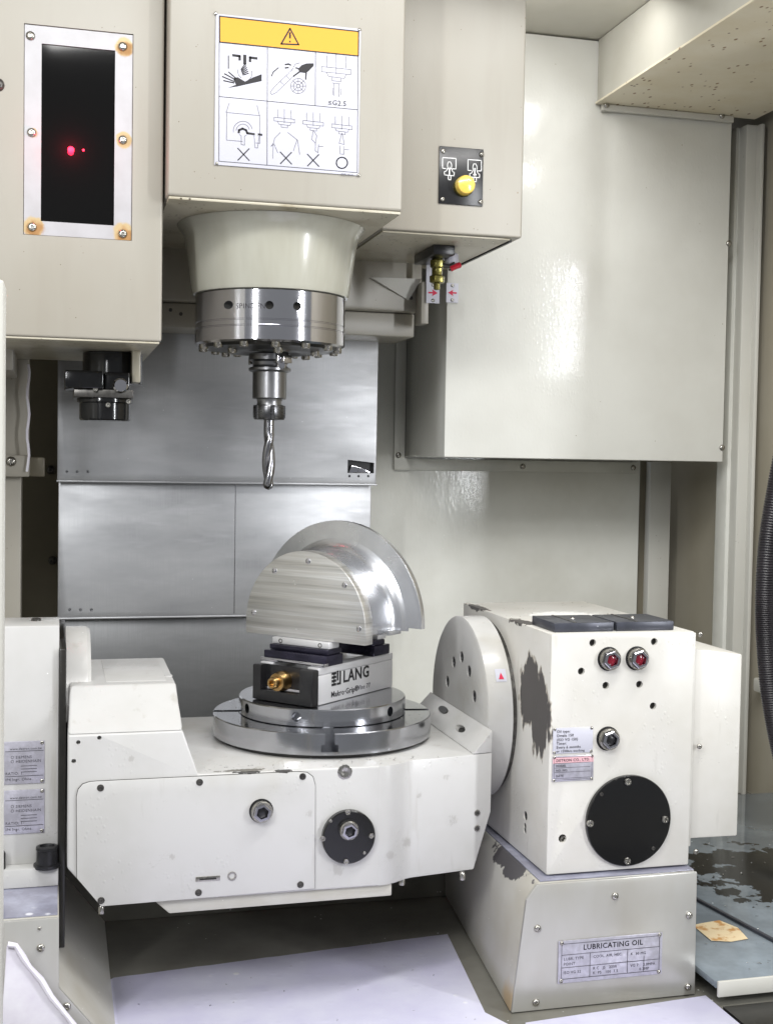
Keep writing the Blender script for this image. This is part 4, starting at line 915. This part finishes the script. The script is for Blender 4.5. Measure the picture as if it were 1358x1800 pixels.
def hplate(y0, y1, x0, x1, mat, lines, red=False):
    a, c = at(x0, y1, Y=QY), at(x1, y0, Y=QY)
    pl = obj('nameplate', MB().box(a.x, c.x, QY-.001, QY-.0002, a.z, c.z), M[mat], t, bevel=.0003)
    H = c.z-a.z
    if red:
        b_ = MB(); b_.strokes([[(a.x+.002, a.z+.84*H), (c.x-.002, a.z+.84*H)]], QY-.001, .0052, .0001); obj('red_band', b_, MT('pale_red_print', lin((214, 170, 176)), .5).done(), pl, smooth=0, norm=False)
        b_ = MB(); b_.strokes([[(a.x+.002, a.z+v*H), (c.x-.003, a.z+v*H)] for v in (.12, .36, .54, .72)]+[[(a.x+.0015, a.z+.06*H), (c.x-.0015, a.z+.06*H), (c.x-.0015, a.z+.95*H), (a.x+.0015, a.z+.95*H), (a.x+.0015, a.z+.06*H)]], QY-.001, .0003, .0001); obj('plate_rules', b_, M['inkdark'], pl, smooth=0, norm=False)
    for v, s_, sz, mt in lines: lettering(s_, pl, M[mt], (a.x+.003, QY-.00125, a.z+v*H), (1, 0, 0), (0, 0, 1), sz)
    for u_ in (.04, .96):
        for v in (.05, .95): screw(pl, (a.x+u_*(c.x-a.x), QY-.0006, a.z+v*H), .0014, prof=PAN, name='rivet')
hplate(1277, 1325, 970, 1041, 'label', [(.82, 'Oil type:', .0032, 'inkdark'), (.66, 'Omala 150', .0032, 'inkdark'), (.5, '(ISO VG 150)', .0032, 'inkdark'), (.35, 'Timer:', .0032, 'inkdark'), (.2, 'Every 6 months', .0032, 'inkdark'), (.05, 'or 1200hrs working', .0029, 'inkdark')])
hplate(1326, 1374, 969, 1042, 'plate', [(.78, 'DETRON CO., LTD.', .0033, 'ink'), (.58, 'MODEL', .0026, 'inkdark'), (.4, 'NO. NO.', .0026, 'inkdark'), (.18, 'DATE', .0026, 'inkdark')], True)
# top pads
for x0, x1 in ((.1665, .2205), (.2230, .2765)):
    a = at(940, 1102, Z=.0925); 
    pd = obj('top_pad', MB().box(x0, x1, -.146, -.094, .0928, .1005), M['slate'], t, bevel=.0008)
    obj('pad_groove', MB().box(x0+.018, x0+.020, -.1455, -.0945, .1004, .1009), M['darkbolt'], pd)
    screw(pd, ((x0+x1)/2, -.12, .1005), .0022, axis='z', prof=PAN)
# motor cover at the right
obj('flange_plate', MB().box(.2922, .2962, QY+.006, .07, -.096, .0905), M['housing'], t, bevel=.0008)
a, c = at(1228, 1475, Y=QY+.012), at(1304, 1142, Y=QY+.012)
zt_ = at(1300, 1146, Y=QY+.012).z
obj('motor_cover', MB().prism([(.2964, a.z+.001), (c.x, a.z+.0005), (c.x, zt_-.002), (.2964, zt_+.004)], 'y', QY+.012, .06), M['housing'], t, bevel=.0015)
for x, y in ((1230, 1115), (1228, 1312), (1222, 1497)): screw(t, at(x, y, Y=QY+.008), .0024, prof=PAN, axis='-y')

# ================================================================== HOSE
Yh = -.35
hp_ = [(1384, 760), (1366, 850), (1350, 950), (1344, 1050), (1346, 1130), (1354, 1220), (1370, 1310), (1392, 1400)]
cps = [at(a_, c_, Y=Yh) for a_, c_ in hp_]; pts = []
for i in range(len(cps)-1):
    a_, b2, c_, d_ = cps[max(i-1, 0)], cps[i], cps[i+1], cps[min(i+2, len(cps)-1)]
    for k in range(44):
        f = k/44; pts.append(.5*((2*b2)+(c_-a_)*f+(2*a_-5*b2+4*c_-d_)*f*f+(3*b2-a_-3*c_+d_)*f**3))
rr = [.0068+(.00035 if i % 2 else -.0003) for i in range(len(pts))]
o = obj('coolant_hose', MB().tube(pts, .007, 16, rr), M['rubber'], None, smooth=60); tag(o, 'black ribbed hose bending at the right edge', 'hose')

# ================================================================== CHIPS
def chips(n, place, name, label, smin=.0007, smax=.0022):
    b_ = MB()
    for _ in range(n):
        p, nn = place(); nn = V(nn).normalized(); u_ = nn.orthogonal().normalized(); u_.rotate(Matrix.Rotation(random.random()*6.28, 3, nn)); v_ = nn.cross(u_)
        L = random.uniform(smin, smax); wd_ = L*random.uniform(.15, .4); cu = random.uniform(.1, .5)*L
        g = [p+u_*(f-.5)*L*2+nn*(.0002+cu*(1-(2*f-1)**2)) for f in (0, .33, .66, 1)]
        for i in range(3): b_.face([g[i]-v_*wd_, g[i+1]-v_*wd_, g[i+1]+v_*wd_, g[i]+v_*wd_])
    o = obj(name, b_, M['chip'], None, smooth=60, norm=False); return tag(o, label, 'chips', kind='stuff')
U = random.uniform
chips(26, lambda: (V((U(-.18, .10), U(-.19, -.03), FZ+.0009)), (0, 0, 1)), 'floor_chips', 'fine aluminium chips scattered over the wet floor', .0005, .0013)
chips(70, lambda: (V((U(-.12, .1), U(-.124, -.1), DZ+.0002)), (0, 0, 1)), 'cradle_chips', 'tiny aluminium chips on the cradle deck under the rotary table', .0004, .0012)
def pt():
    while True:
        x, y = U(-.097, .097), U(-.097, .097)
        if .078 < math.hypot(x, y) < .097: return V((x, y, TT+.0001)), (0, 0, 1)
chips(60, pt, 'table_chips', 'tiny aluminium chips on the rotary table rim', .0004, .0011)
chips(150, lambda: (V((U(.305, .6), U(-.18, .3), lz+.0006)), (0, 0, 1)), 'ledge_chips', 'bright aluminium chips on the wet side ledge', .0006, .0018)
chips(60, lambda: (V((U(.16, .29), U(-.08, .07), .0927)), (0, 0, 1)), 'housing_chips', 'small aluminium chips on top of the drive housing', .0004, .0014)
